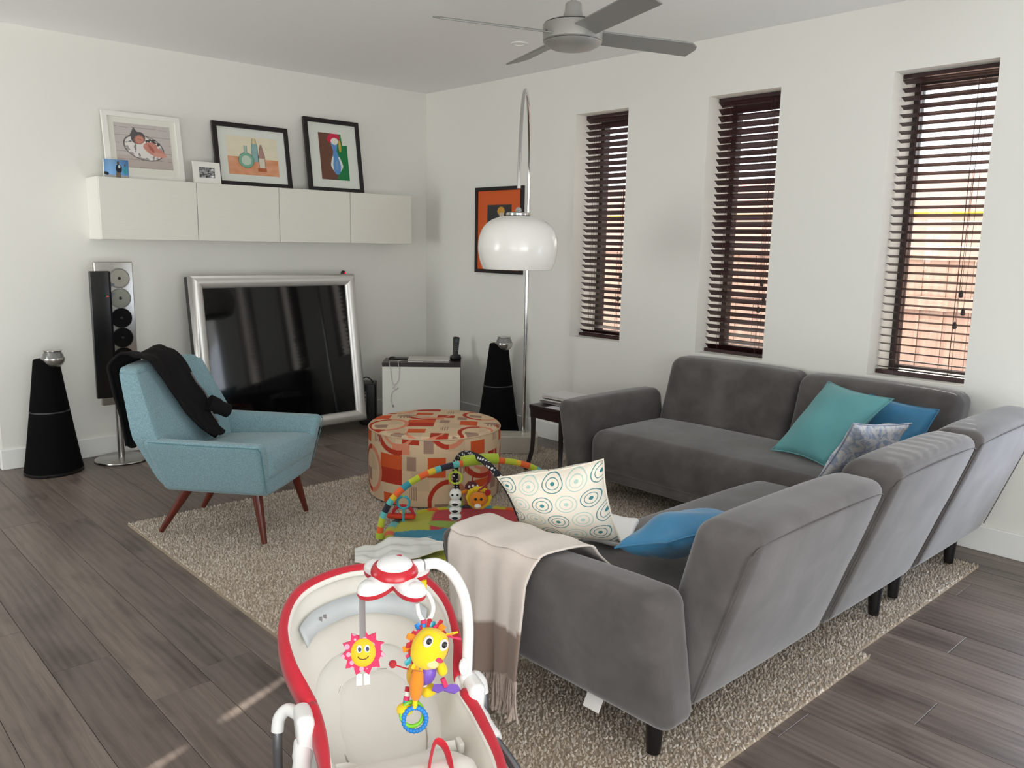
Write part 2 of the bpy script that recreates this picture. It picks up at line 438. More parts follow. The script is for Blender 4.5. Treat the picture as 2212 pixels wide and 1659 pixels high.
for zz in (0.45, 1.28): obj('fence_rail', MB().box((-0.035, -0.1, zz), (0.04, 6.6, 0.09)), M_fence, fr, smooth=0)
obj('capping', MB().box((0, -0.1, 1.58), (0.09, 6.6, 0.035)), M_fence, fr, smooth=0)
M_yellow = mat('yellow_pipe', '#d9a52e', 0.5)
nb = thing('neighbour_wall', 'peach weatherboard wall of the house next door', 'building', (3.0, -2.2, -0.15))
for k in range(11):
    obj('weatherboard', MB().box((0, 0, 0.12+k*0.205), (0.03, 8, 0.2), Matrix.Translation((0, 0, 0))), M_clad, nb, smooth=0, rot=None, loc=(0.0, 0, 0)).rotation_euler = (0, 0, 0)
obj('gas_pipe', MB().tube([(-0.05, -4, 1.93), (-0.05, 4, 1.93)], 0.012, 8), M_yellow, nb)
mb = MB()
for y in (-5.93, -5.11): mb.box((WT/2, y, 1.15), (0.06, 0.06, 2.3))
mb.box((WT/2, -5.52, 2.28), (0.06, 0.88, 0.05)); mb.box((WT/2, -5.52, 0.02), (0.06, 0.88, 0.05))
struct(obj('door_2', mb, M_dark, smooth=0))
mb = MB()
for y in (-7.07, -6.2, -5.33): mb.box((X0-0.06, y, 1.15), (0.06, 0.06, 2.3))
mb.box((X0-0.06, -6.2, 2.28), (0.06, 1.8, 0.05)); mb.box((X0-0.06, -6.2, 0.02), (0.06, 1.8, 0.05))
struct(obj('door_3', mb, M_dark, smooth=0))

# ------------------------------------------------------------------ rugs
M_rugbase = mat('rug_backing', '#a39582', 0.95, spec=0.1)
def pile_mat():
    m = mat('rug_pile', '#b8a890', 0.95, spec=0.1, sheen=0.3); N = NT(m)
    a = N.new('ShaderNodeAttribute'); a.attribute_name = 'Col'; N.link(a.outputs['Color'], N.b.inputs['Base Color']); return m
M_pile = pile_mat()
def make_rug(label, x0, x1, y0, y1, seed):
    root = thing('shag_rug', label, 'rug', ((x0+x1)/2, (y0+y1)/2, 0))
    w_, d_ = x1-x0, y1-y0
    o = obj('backing', MB().box((0, 0, 0.005), (w_, d_, 0.01)), M_rugbase, root, smooth=0)
    rg = np.random.default_rng(seed); sp = 0.0112
    nx, ny = int(w_/sp), int(d_/sp)
    gx, gy = np.meshgrid((np.arange(nx)+.5)/nx*w_-w_/2, (np.arange(ny)+.5)/ny*d_-d_/2)
    n = gx.size
    p = np.stack([gx.ravel()+rg.normal(0, .003, n), gy.ravel()+rg.normal(0, .003, n)], 1)
    p[:, 0] = np.clip(p[:, 0], -w_/2+.008, w_/2-.008); p[:, 1] = np.clip(p[:, 1], -d_/2, d_/2)
    an = rg.uniform(0, 2*PI, n); ht = rg.uniform(.010, .0165, n); lean = rg.uniform(.002, .010, n); la = rg.uniform(0, 2*PI, n)
    V = np.zeros((n, 4, 3)); rad = 0.0078
    for k in range(3):
        V[:, k, 0] = p[:, 0]+rad*np.cos(an+k*2*PI/3); V[:, k, 1] = p[:, 1]+rad*np.sin(an+k*2*PI/3); V[:, k, 2] = 0.0065
    V[:, 3, 0] = np.clip(p[:, 0]+lean*np.cos(la), -w_/2, w_/2); V[:, 3, 1] = p[:, 1]+lean*np.sin(la); V[:, 3, 2] = 0.0065+ht
    b = np.arange(n)*4
    F = np.concatenate([np.stack([b, b+1, b+3], 1), np.stack([b+1, b+2, b+3], 1), np.stack([b+2, b, b+3], 1)])
    me = bpy.data.meshes.new('pile'); me.vertices.add(n*4); me.vertices.foreach_set('co', V.ravel())
    me.loops.add(F.size); me.loops.foreach_set('vertex_index', F.ravel().astype(np.int32))
    me.polygons.add(len(F)); me.polygons.foreach_set('loop_start', (np.arange(len(F))*3).astype(np.int32))
    me.update(calc_edges=True)
    c0, c1, c2 = [np.array(lin(c)) for c in ('#a08e7c', '#d0c0ad', '#ebe2d6')]
    t = rg.beta(2.2, 1.9, n)[:, None]
    col = np.where(t < .6, c0+(c1-c0)*(t/.6), c1+(c2-c1)*((t-.6)/.4))
    colour_mesh(me, np.repeat(col, 4, 0))
    me.materials.append(M_pile)
    po = obj('pile', me, None, root); po['kind'] = 'stuff'
    return root
make_rug('beige shag rug with the blue armchair and play mat on it', -3.075, -1.522, -4.705, -1.55, 1)
make_rug('pale end of the beige shag floor covering under the corner of the grey sofa', -1.518, -0.255, -4.66, -1.56, 2)
RZ = 0.0235   # level on which things press into the pile

# ------------------------------------------------------------------ sofa
def suede():
    m = mat('grey_suede', '#6f6967', 0.82, spec=0.25, sheen=0.4); N = NT(m); b = N.b
    tc = N.new('ShaderNodeTexCoord')
    n1 = N.new('ShaderNodeTexNoise'); n1.inputs['Scale'].default_value = 6; n1.inputs['Detail'].default_value = 6; n1.inputs['Roughness'].default_value = 0.55; n1.inputs['Distortion'].default_value = 0.25
    n2 = N.new('ShaderNodeTexNoise'); n2.inputs['Scale'].default_value = 420; n2.inputs['Detail'].default_value = 2
    N.link(tc.outputs['Object'], n1.inputs['Vector']); N.link(tc.outputs['Object'], n2.inputs['Vector'])
    N.link(N.ramp(n1.outputs[0], [(0.32, lin('#4b4745')), (0.5, lin('#575250')), (0.68, lin('#625e5c'))]), b.inputs['Base Color'])
    b.inputs['Sheen Roughness'].default_value = 0.45
    bp = N.new('ShaderNodeBump'); bp.inputs['Strength'].default_value = 0.12; bp.inputs['Distance'].default_value = 0.002
    N.link(n2.outputs[0], bp.inputs['Height']); N.link(bp.outputs[0], b.inputs['Normal']); return m
M_suede = suede()
M_seam = mat('grey_suede_seam', '#57524f', 0.9)
M_leg = mat('black_turned_leg', '#141213', 0.3, spec=0.5)
LEAN = 0.316
def shift(mb, o):
    mb.v = [(x-o[0], y-o[1], z-o[2]) for x, y, z in mb.v]; return mb
def back_slab(u0, u1, z0=0.165, z1=0.80, th=0.175):
    """back of a sofa: u along its length, v = depth (0 at the rear foot, negative outwards at the top)"""
    mb = MB(); L = u1-u0; hz = (z1-z0)/2; zc = (z0+z1)/2
    def warp(x, y, z):
        bul = 0.012*(1-(2*x/L)**4)*(1-(z/hz)**4)
        y2 = y*(1+0.10*z/hz) + (bul if y > 0 else -bul)
        zz = z - (0.012*(2*x/L)**4 if z > 0 else 0)
        return (x, y2-LEAN*(z+hz)+th/2, zz)
    rbox(mb, (L, th, z1-z0), 0.055, ((u0+u1)/2, 0, zc), warp, k=4, m=(8, 3, 8))
    return mb
def back_seam(u0, u1, z0=0.165, z1=0.80, th=0.175):
    h = z1-z0; pts = []
    def P(u, z): return (u, -LEAN*(z-z0)-0.006-0.05*th*(2*(z-z0)/h-1)+0.004, z)
    pts = [P(u0+0.018, z0+0.05), P(u0+0.012, z1-0.13), P(u0+0.02, z1-0.075), P(u0+0.07, z1-0.048), ((u0+u1)/2, P(0, z1-0.04)[1]-0.004, z1-0.04), P(u1-0.07, z1-0.048), P(u1-0.02, z1-0.075), P(u1-0.012, z1-0.13), P(u1-0.018, z0+0.05)]
    return MB().tube(catmull(pts, 5), 0.0022, 5)
def place_uv(mb, axis, base, org):
    """map (u,v,z) to the room: axis 'x' -> back faces -y, axis 'y' -> back faces +x"""
    if axis == 'x': mb.v = [(u, base+v, z) for u, v, z in mb.v]
    else: mb.v = [(base-v, u, z) for u, v, z in mb.v]
    return shift(mb, org)
def sofa_leg(root, x, y, org, tilt=(0, 0)):
    obj('leg', MB().tube([(x-org[0]+tilt[0], y-org[1]+tilt[1], RZ), (x-org[0], y-org[1], 0.185)], [0.021, 0.031], 14), M_leg, root)
# near section (back towards the camera)
org = (-1.85, -4.3, 0)
S = thing('sofa', 'grey suede sofa section with its back to the viewer and a throw on its arm', 'sofa', org, 0, 'sections of the grey corner sofa')
YB = -4.645
def skew(mb, k, dz):   # the near back is set a little lower and leans towards its arm
    mb.v = [(x-k*(z-0.165), y, 0.165+(z-0.165)*dz) for x, y, z in mb.v]; return mb
for u0, u1, k, dz in ((-2.585, -1.80, 0.075, 0.965), (-1.79, -1.045, 0, 1)):
    bo = obj('backrest', place_uv(skew(back_slab(u0, u1), k, dz), 'x', YB, org), M_suede, S)
    obj('seam', place_uv(skew(back_seam(u0, u1), k, dz), 'x', YB, org), M_seam, bo)
def seat_warp(L, D):
    def f(x, y, z):
        if z > 0: z += 0.022*(1-(2*x/L)**4)*(1-(2*y/D)**4)-0.012*(max(0, abs(2*x/L)-.8)*5)**2
        return (x, y, z)
    return f
mb = MB(); rbox(mb, (1.54, 0.60, 0.235), 0.075, (-1.815, -4.225, 0.315), seat_warp(1.54, 0.60), k=4, m=(10, 5, 2)); obj('seat_cushion', shift(mb, org), M_suede, S)
mb = MB(); rbox(mb, (1.60, 0.62, 0.06), 0.025, (-1.85, -4.27, 0.185), m=(6, 3, 1)); obj('base_rail', shift(mb, org), M_suede, S)
def arm_warp(L, hz, out):
    def f(x, y, z):
        b = 0.008*(1-(2*y/L)**4)*(1-(z/hz)**4)
        x2 = x + (b if x > 0 else -b)
        fr_ = max(0, y/L+0.5)
        return (x2+out*(z+hz)/(2*hz), y, (z-0.01*(2*y/L)**4*(z > 0))-0.05*fr_*(z+hz)/(2*hz))
    return f
mb = MB(); hz = 0.2175; rbox(mb, (0.15, 0.91, 2*hz), 0.05, (-2.632, -4.215, 0.157+hz), arm_warp(0.91, hz, -0.085), k=4, m=(2, 8, 6)); arm = obj('armrest', shift(mb, org), M_suede, S)
pts = [(-2.705, -4.64, 0.24), (-2.765, -4.645, 0.49), (-2.778, -4.632, 0.535), (-2.780, -4.58, 0.548), (-2.781, -4.2, 0.533), (-2.774, -3.83, 0.505), (-2.769, -3.785, 0.485), (-2.758, -3.772, 0.44), (-2.70, -3.775, 0.23)]
obj('seam', shift(MB().tube(catmull(pts, 5), 0.0018, 5), org), M_seam, arm)
for x, y in ((-2.60, -4.55), (-1.19, -4.57), (-2.60, -3.9), (-1.19, -4.02)): sofa_leg(S, x, y, org)
obj('care_label', MB().box((0, 0, 0), (0.004, 0.06, 0.05), Matrix.Rotation(0.5, 4, 'Y')), mat('white_label', '#e9e6e2', 0.6), S, loc=(-2.675+1.85, -4.38+4.3, 0.135))
# corner section along the window wall
org = (-0.55, -3.6, 0)
S = thing('sofa', 'grey suede corner sofa section against the window wall', 'sofa', org, 0, 'sections of the grey corner sofa')
XB = -0.218
for u0, u1 in ((-3.64, -2.79), (-4.49, -3.65)):
    bo = obj('backrest', place_uv(back_slab(u0, u1), 'y', XB, org), M_suede, S)
bo = obj('backrest', place_uv(back_slab(-1.035, -0.225), 'x', YB, org), M_suede, S)
obj('seam', place_uv(back_seam(-1.035, -0.225), 'x', YB, org), M_seam, bo)
mb = MB(); rbox(mb, (0.66, 1.72, 0.235), 0.075, (-0.635, -3.66, 0.315), seat_warp(0.66, 1.72), k=4, m=(5, 10, 2)); obj('seat_cushion', shift(mb, org), M_suede, S)
mb = MB(); rbox(mb, (0.68, 1.86, 0.06), 0.025, (-0.60, -3.64, 0.185), m=(3, 6, 1)); obj('base_rail', shift(mb, org), M_suede, S)
mb = MB(); rbox(mb, (0.80, 0.15, 2*hz), 0.05, (-0.60, -2.735, 0.157+hz), lambda x, y, z: (x-0.03*(z+hz)/(2*hz)*(x < 0), y+0.06*(z+hz)/(2*hz), z-0.008*(x/0.4)**4*(z > 0)), k=4, m=(8, 2, 6)); obj('armrest', shift(mb, org), M_suede, S)
for x, y in ((-0.96, -4.55), (-0.36, -4.56), (-0.90, -2.74), (-0.35, -2.74)): sofa_leg(S, x, y, org)

# ------------------------------------------------------------------ cushions
def pillow(corners, t, n=20, ear=0.35, seed=0, wr=0.014):
    """corners TL,TR,BR,BL; puffed both sides, pulled-in edges, pointed ears; returns (MB, uv list)"""
    TL, TR, BR, BL = [Vector(c) for c in corners]
    nrm = (TR-TL).cross(BL-TL).normalized()
    mb = MB(); vs = []; uv = []
    for side in (1, -1):
        for j in range(n+1):
            for i in range(n+1):
                u, v = i/n, j/n; a, b = 2*u-1, 2*v-1
                # concave outline between the ears
                pin = 0.085
                a2 = a*(1-pin*(1-b*b)*(abs(a)**2)); b2 = b*(1-pin*(1-a*a)*(abs(b)**2))
                U, V_ = (a2+1)/2, (b2+1)/2
                P = TL*(1-U)*(1-V_)+TR*U*(1-V_)+BR*U*V_+BL*(1-U)*V_
                th = t*((1-a**4)*(1-b**4))**0.5*(0.55+0.45*(1-a*a)*(1-b*b))
                w_ = noise.noise(Vector((u*3.2+seed*7.1, v*3.2, side*3.0)))*wr*min(1, th/t*3)
                vs.append(P+nrm*(side*th/2+w_)); uv.append((u, v))
    N = (n+1)*(n+1); fs = []
    for j in range(n):
        for i in range(n):
            q = (j*(n+1)+i, j*(n+1)+i+1, (j+1)*(n+1)+i+1, (j+1)*(n+1)+i)
            fs.append(tuple(reversed(q))); fs.append(tuple(N+x for x in q))
    mb.add(vs, fs); return mb, uv, N
def uvify(me, uv):
    l = me.uv_layers.new(name='UVMap'); vi = np.zeros(len(me.loops), np.int32); me.loops.foreach_get('vertex_index', vi)
    l.data.foreach_set('uv', np.array(uv, np.float32)[vi].ravel())
def weld(o, d=0.0005):
    bm = bmesh.new(); bm.from_mesh(o.data); bmesh.ops.remove_doubles(bm, verts=bm.verts, dist=d); bmesh.ops.recalc_face_normals(bm, faces=bm.faces); bm.to_mesh(o.data); bm.free()
def cushion(name, label, corners, t, m, seed, extra=None):
    c = sum((Vector(x) for x in corners), Vector())/4; lo = min(x[2] for x in corners); base_ = Vector((c.x, c.y, lo))
    root = thing(name, label, 'cushion', base_)
    mb, uv, N = pillow([Vector(x)-base_ for x in corners], t, seed=seed)
    o = obj('cover', mb, m, root, smooth=80); uvify(o.data, uv); weld(o)
    nb = int(len(uv)/2); n = int(round(math.sqrt(nb)))-1
    ring = [mb.v[i] for i in range(n+1)]+[mb.v[j*(n+1)+n] for j in range(1, n+1)]+[mb.v[n*(n+1)+i] for i in range(n-1, -1, -1)]+[mb.v[j*(n+1)] for j in range(n-1, 0, -1)]
    obj('edge_seam', MB().tube(ring, 0.003, 6, closed=True), m if extra is None else extra, root)
    return root
M_teal = mat('teal_cotton', '#63a3a6', 0.85, sheen=0.2, vary=0.08, vscale=5, bump=0.15, bscale=500)
M_blue = mat('blue_satin', '#3b82ac', 0.55, spec=0.4, sheen=0.3, vary=0.18, vscale=7, bump=0.1, bscale=12)
def ikat():
    m = mat('pale_blue_print', '#d8dce4', 0.85); N = NT(m); uvn = N.new('ShaderNodeUVMap')
    wv = N.new('ShaderNodeTexNoise'); wv.inputs['Scale'].default_value = 9; wv.inputs['Distortion'].default_value = 1.6; wv.inputs['Detail'].default_value = 2
    N.link(uvn.outputs[0], wv.inputs['Vector'])
    N.link(N.ramp(wv.outputs[0], [(0.38, lin('#a3b0c8')), (0.47, lin('#c3c9d6')), (0.55, lin('#e2e0df'))]), N.b.inputs['Base Color']); return m
M_ikat = ikat()
def targets():
    m = mat('cream_target_print', '#efe6d6', 0.85, bump=0.08, bscale=600); N = NT(m); uvn = N.new('ShaderNodeUVMap')
    sx = N.new('ShaderNodeSeparateXYZ'); N.link(uvn.outputs[0], sx.inputs[0])
    u = N.math('ADD', N.math('MULTIPLY', sx.outputs[0], 4.4), 0.15); v = N.math('ADD', N.math('MULTIPLY', sx.outputs[1], 4.4), 0.05)
    row = N.math('FLOOR', v); u2 = N.math('ADD', u, N.math('MULTIPLY', N.math('MODULO', row, 2.0), 0.5))
    fu = N.math('SUBTRACT', N.math('FRACT', u2), 0.5); fv = N.math('SUBTRACT', N.math('FRACT', v), 0.5)
    r = N.math('SQRT', N.math('ADD', N.math('MULTIPLY', fu, fu), N.math('MULTIPLY', fv, fv)))
    ring = N.ramp(r, [(0.0, (1,)*3), (0.09, (0,)*3), (0.245, (0.9,)*3), (0.285, (0,)*3), (0.40, (0.95,)*3), (0.445, (0,)*3)], 'CONSTANT')
    par = N.math('MODULO', N.math('FLOOR', u2), 2.0)
    col = N.mix(par, lin('#3f8489'), lin('#b4d0c6'))
    c = N.mix(ring, lin('#efe6d6'), col)
    N.link(c, N.b.inputs['Base Color']); return m
M_target = targets()
cushion('cushion', 'plain teal cushion on the sofa beneath the right-hand window', [(-0.36, -3.90, 0.80), (-0.47, -4.28, 0.78), (-0.745, -4.10, 0.462), (-0.665, -3.78, 0.462)], 0.15, M_teal, 1)
cushion('cushion', 'deep blue cushion tucked behind the teal one in the sofa corner', [(-0.32, -4.10, 0.76), (-0.33, -4.44, 0.735), (-0.42, -4.38, 0.46), (-0.41, -4.08, 0.46)], 0.10, M_blue, 2)
cushion('cushion', 'small pale blue and white patterned cushion beside the teal one', [(-1.15, -4.40, 0.775), (-0.73, -4.47, 0.73), (-0.62, -4.30, 0.465), (-1.04, -4.21, 0.47)], 0.11, M_ikat, 3)
cushion('cushion', 'cream cushion printed with teal target circles beside the throw', [(-2.60, -3.855, 0.69), (-2.455, -4.195, 0.80), (-2.36, -4.205, 0.50), (-2.50, -3.87, 0.50)], 0.165, M_target, 4)
cushion('cushion', 'bright blue cushion wedged between sofa arm and near backrest', [(-2.46, -4.46, 0.60), (-2.12, -4.54, 0.615), (-2.07, -4.27, 0.53), (-2.49, -4.285, 0.54)], 0.14, M_blue, 5)
# white folded cloth catching the sun behind the cream cushion
mb = MB(); rbox(mb, (0.24, 0.16, 0.03), 0.014, (0, 0, 0), lambda x, y, z: (x, y, z+0.006*math.sin(x*25)+0.004*math.sin(y*40)), m=(10, 6, 1))
tag(obj('folded_cloth', mb, mat('white_cloth', '#f2f1ee', 0.8), loc=(-2.24, -4.06, 0.481), rot=(0, 0, 0.5)), 'small folded white cloth on the sofa seat behind the cream cushion', 'cloth')

# ------------------------------------------------------------------ throw blanket over the near arm
def throw():
    root = thing('throw_blanket', 'cream and taupe fringed throw draped over the sofa arm', 'blanket', (-2.8, -4.0, RZ))
    prof = [(-2.50, 0.455), (-2.53, 0.50), (-2.582, 0.56), (-2.605, 0.596), (-2.65, 0.606), (-2.72, 0.607), (-2.785, 0.598), (-2.81, 0.56), (-2.817, 0.50), (-2.82, 0.40), (-2.825, 0.28), (-2.83, 0.135)]
    P = catmull([(x, 0, z) for x, z in prof], 8); n = len(P)
    d = [0]
    for i in range(1, n): d.append(d[-1]+(P[i]-P[i-1]).length)
    T = d[-1]; ny = 56; vs = []; cols = []
    c0, c1 = lin('#d9cec4'), lin('#8f7b6f'); cs = [c0, c1]
    def y_at(t, s):
        # left edge / right edge along the length
        ya = -3.835 - 0.08*t*t; yb = -4.335 + 0.10*min(1, t/0.6)
        return ya+(yb-ya)*s
    mb = MB()
    for i in range(n):
        t = d[i]/T
        for j in range(ny+1):
            s = j/ny; y = y_at(t, s)
            hang = max(0, (t-0.45)/0.55)
            off = hang*(0.010*math.sin(s*23+1.0)+0.012*math.sin(s*9.5+2.2)) - hang*0.012
            low = 0.05*max(0, (s-0.0))*hang - 0.03*hang*math.sin(s*5.5)*0.6
            p = P[i]
            drop = 0.05*max(0, (y+4.67)/0.91)*max(0, (p.z-0.44)/0.16)*(1-hang)-0.004
            vs.append((p.x+off-(0.004 if t < .45 else 0)+2.8+0.010*drop/0.05*(1-hang)*(t > .45), y+4.0+0.006*hang*math.sin(s*31), p.z-drop+0.004*math.sin(s*17+t*5)*(1-hang)+low-RZ))
            cols.append(c0 if t < 0.80+0.008*math.sin(s*9) else c1)
    fs = [(i*(ny+1)+j, i*(ny+1)+j+1, (i+1)*(ny+1)+j+1, (i+1)*(ny+1)+j) for i in range(n-1) for j in range(ny)]
    mb.add(vs, fs)
    M = vcol_mat('throw_wool', 0.95, 0.1, bump=0.25, bscale=300, sheen=0.3)
    o = obj('cloth', mb, M, root, smooth=80); colour_mesh(o.data, np.array(cols)); solid(o, 0.006)
    # fringe
    fb = MB(); last = vs[-(ny+1):]; rr = random.Random(5)
    for k in range(64):
        s = k/63*ny; j = int(min(ny-1, s)); f_ = s-j
        a = Vector(last[j])*(1-f_)+Vector(last[j+1])*f_
        L = min(rr.uniform(0.105, 0.13), a.z-0.004)
        pts = [a+Vector((0, 0, 0.004)), a+Vector((rr.uniform(-.006, .004), rr.uniform(-.007, .007), -L*0.5)), a+Vector((rr.uniform(-.012, .006), rr.uniform(-.014, .014), -L))]
        fb.tube(catmull(pts, 3), [0.0036]*6+[0.0042], 5)
    fo = obj('fringe', fb, mat('throw_fringe', '#b3a296', 0.95, vary=0.2, vscale=60), root); fo['kind'] = 'stuff'
throw()

# ------------------------------------------------------------------ armchair
def blue_tweed():
    m = mat('blue_tweed', '#7fa9b0', 0.9, spec=0.2, sheen=0.25); N = NT(m); tc = N.new('ShaderNodeTexCoord')
    n1 = N.new('ShaderNodeTexNoise'); n1.inputs['Scale'].default_value = 380; n1.inputs['Detail'].default_value = 2
    N.link(tc.outputs['Object'], n1.inputs['Vector'])
    N.link(N.ramp(n1.outputs[0], [(0.3, lin('#5f7e85')), (0.5, lin('#7b9ba3')), (0.72, lin('#9ab8bf'))]), N.b.inputs['Base Color'])
    bp = N.new('ShaderNodeBump'); bp.inputs['Strength'].default_value = 0.3; bp.inputs['Distance'].default_value = 0.002
    N.link(n1.outputs[0], bp.inputs['Height']); N.link(bp.outputs[0], N.b.inputs['Normal']); return m
M_tweed = blue_tweed()
M_tseam = mat('blue_tweed_seam', '#557f86', 0.9)
M_cherry = mat('cherry_leg', '#5a2317', 0.3, spec=0.5, coat=0.3, vary=0.2, vscale=10, stretch=(8, 8, 1))
def armchair():
    # local frame: +y = front, x = right when seated facing front is -x; front mid of the arms at y=+0.36
    head = Vector((0.62, -0.785)); rz = math.atan2(head.y, head.x)-PI/2
    o0 = (-2.74, -1.88, RZ)
    R = thing('armchair', 'light blue tweed armchair with splayed reddish wooden legs', 'armchair', o0, rz)
    zb, za, zt = 0.245, 0.522, 0.848
    # body tub
    mb = MB()
    def tub(x, y, z):
        f = (z+0.115)/0.23
        return (x*(0.86+0.10*f), y*(0.90+0.05*f) - (0.02 if y < 0 else 0), z)
    rbox(mb, (0.58, 0.52, 0.17), 0.05, (0, 0.125, zb+0.085), tub, k=4, m=(5, 5, 2)); obj('seat_base', mb, M_tweed, R)
    # arms: flared outer panels
    for s in (-1, 1):
        mb = MB(); hz = (za-zb)/2; L = 0.555
        def aw(x, y, z):
            f = (z+hz)/(2*hz)
            wd_ = 1.0 if x*s > 0 else 1.0
            return (x + s*(0.125*f), y*(0.95+0.05*f)+0.015*(f if y > 0 else 0)-(0.015*f if y < 0 else 0), z)
        rbox(mb, (0.085, L, 2*hz), 0.03, (s*0.2175, 0.135, zb+hz), aw, k=4, m=(1, 8, 5))
        arm = obj('arm', mb, M_tweed, R)
        xo = s*(0.2175+0.125+0.0425-0.004)
        pts = [(s*0.272, 0.40, zb+0.03), (s*0.362, 0.424, za-0.05), (s*0.375, 0.418, za-0.02), (xo, 0.385, za-0.012), (xo, 0.1, za-0.012), (xo, -0.12, za-0.010)]
        obj('seam', MB().tube(catmull(pts, 4), 0.0025, 5), M_tseam, arm)
    # back
    mb = MB(); z0 = zb+0.02; hz = (zt-z0)/2
    def bw(x, y, z):
        f = (z+hz)/(2*hz)
        wdt = 0.79-0.0*f
        if f > 0.45: wdt = 0.71-0.145*((f-0.45)/0.55)**1.0
        else: wdt = 0.52+0.19*(f/0.45)
        th = 0.17-0.075*f
        yy = y/0.5*th/2
        curve = -0.03*(1-(2*x)**2)*f      # shallow wrap
        return (x*wdt, yy - 0.215*f*1.0 + curve*(1 if y > 0 else 0.4), z - 0.02*(2*abs(x))**3*(1 if z > hz*0.9 else 0))
    rbox(mb, (1.0, 1.0, 2*hz), 0.06, (0, -0.058, z0+hz), bw, k=4, m=(8, 3, 12)); 
    obj('backrest', mb, M_tweed, R)
    # seat cushion
    mb = MB()
    rbox(mb, (0.56, 0.52, 0.12), 0.045, (0, 0.165, 0.385), lambda x, y, z: (x, y+0.0, z+(0.028*(1-(2*x/.56)**2)*(1-(2*y/.52)**4) if z > 0 else 0)-0.03*(0.5-y/0.52)), k=4, m=(7, 7, 2))
    sc = obj('seat_cushion', mb, M_tweed, R)
    # front rail, curving down in the middle like the tub
    mb = MB(); rbox(mb, (0.56, 0.06, 0.13), 0.025, (0, 0.375, zb+0.07), lambda x, y, z: (x*(0.9+0.1*(z+0.065)/0.13), y+0.01*(1-(x/.28)**2), z), k=3, m=(8, 1, 2)); obj('front_rail', mb, M_tweed, R)
    # legs
    def wl(px, py):
        d = Vector((px-o0[0], py-o0[1])); c, s = math.cos(-rz), math.sin(-rz)
        return Vector((c*d.x-s*d.y, s*d.x+c*d.y))
    for (px_, py_), (tx, ty) in zip(((-2.70, -2.315), (-2.302, -1.995), (-3.006, -1.826), (-2.692, -1.582)), ((0.205, 0.315), (-0.205, 0.315), (0.165, -0.03), (-0.165, -0.03))):
        p = wl(px_, py_)
        sx = 1 if p.x > 0 else -1
        obj('leg', MB().tube([(p.x, p.y, 0.009), (sx*abs(tx), ty, zb+0.03)], [0.013, 0.027], 14), M_cherry, R)
    return R, rz, o0
CH, CH_rz, CH_o = armchair()
# ---- jacket over the chair back
def jacket():
    root = thing('jacket', 'black jacket thrown over the back of the blue armchair', 'clothing', CH_o, CH_rz)
    # path over the chair's back, side profile (y,z): hangs behind, crosses the top, falls down the front
    prof = [(-0.33, 0.43), (-0.345, 0.53), (-0.36, 0.64), (-0.375, 0.76), (-0.375, 0.835), (-0.335, 0.872), (-0.275, 0.874), (-0.222, 0.845), (-0.18, 0.76), (-0.135, 0.66), (-0.085, 0.57), (-0.035, 0.50), (0.01, 0.462)]
    P = catmull([(0, y, z) for y, z in prof], 6); n = len(P); nx = 30; vs = []
    for i in range(n):
        t = i/(n-1)
        # x extents: chair's right-hand side (viewer's left) is +x here
        if t < 0.4: xa, xb = 0.215+0.03*t/0.4, -0.04+0.16*(1-t/0.4)
        else:
            q = (t-0.4)/0.6
            xa = 0.245-0.225*q**1.2; xb = -0.04-0.13*q+0.10*q**3
            if 0.55 < q < 0.75: xb -= 0.045*math.sin((q-0.55)/0.2*PI)
        for j in range(nx+1):
            s = j/nx; x = xa+(xb-xa)*s
            f = 0.011*math.sin(s*6.5+t*3)+0.004*math.sin(s*15-t*6)+0.014*noise.noise(Vector((s*3, t*5, 2)))+0.006*noise.noise(Vector((s*9+t*4, t*13, 5)))
            p = P[i]
            # push away from the back
            ny_, nz_ = (-1, 0.1) if t < 0.38 else ((0.0, 1) if t < 0.48 else (0.75, 0.55))
            k = 0.016+f
            vs.append((x, p.y+ny_*k, p.z+nz_*k+0.012*math.sin(s*7+1)*(0.2 if t > .3 else 1)))
    mb = MB(); mb.add(vs, [(i*(nx+1)+j, i*(nx+1)+j+1, (i+1)*(nx+1)+j+1, (i+1)*(nx+1)+j) for i in range(n-1) for j in range(nx)])
    M = mat('black_jersey', '#131112', 0.85, spec=0.2, bump=0.15, bscale=120)
    o = obj('body', mb, M, root, smooth=80); solid(o, 0.012, 1)
    # zip and sleeve
    jz = int(nx*0.80)
    obj('zip', MB().tube([Vector(vs[i*(nx+1)+jz])+Vector((0, 0.012, 0.012)) for i in range(int(n*.68), n-6)], 0.0045, 6), mat('zip_metal', '#6d6a6c', 0.5, metal=0.6), root)
    pts = [(-0.06, -0.055, 0.62), (-0.115, -0.025, 0.585), (-0.165, 0.0, 0.555)]
    obj('sleeve', MB().tube(catmull(pts, 5), [0.042]*5+[0.036]*5+[0.026], 12, flat=0.6), M, root)
jacket()

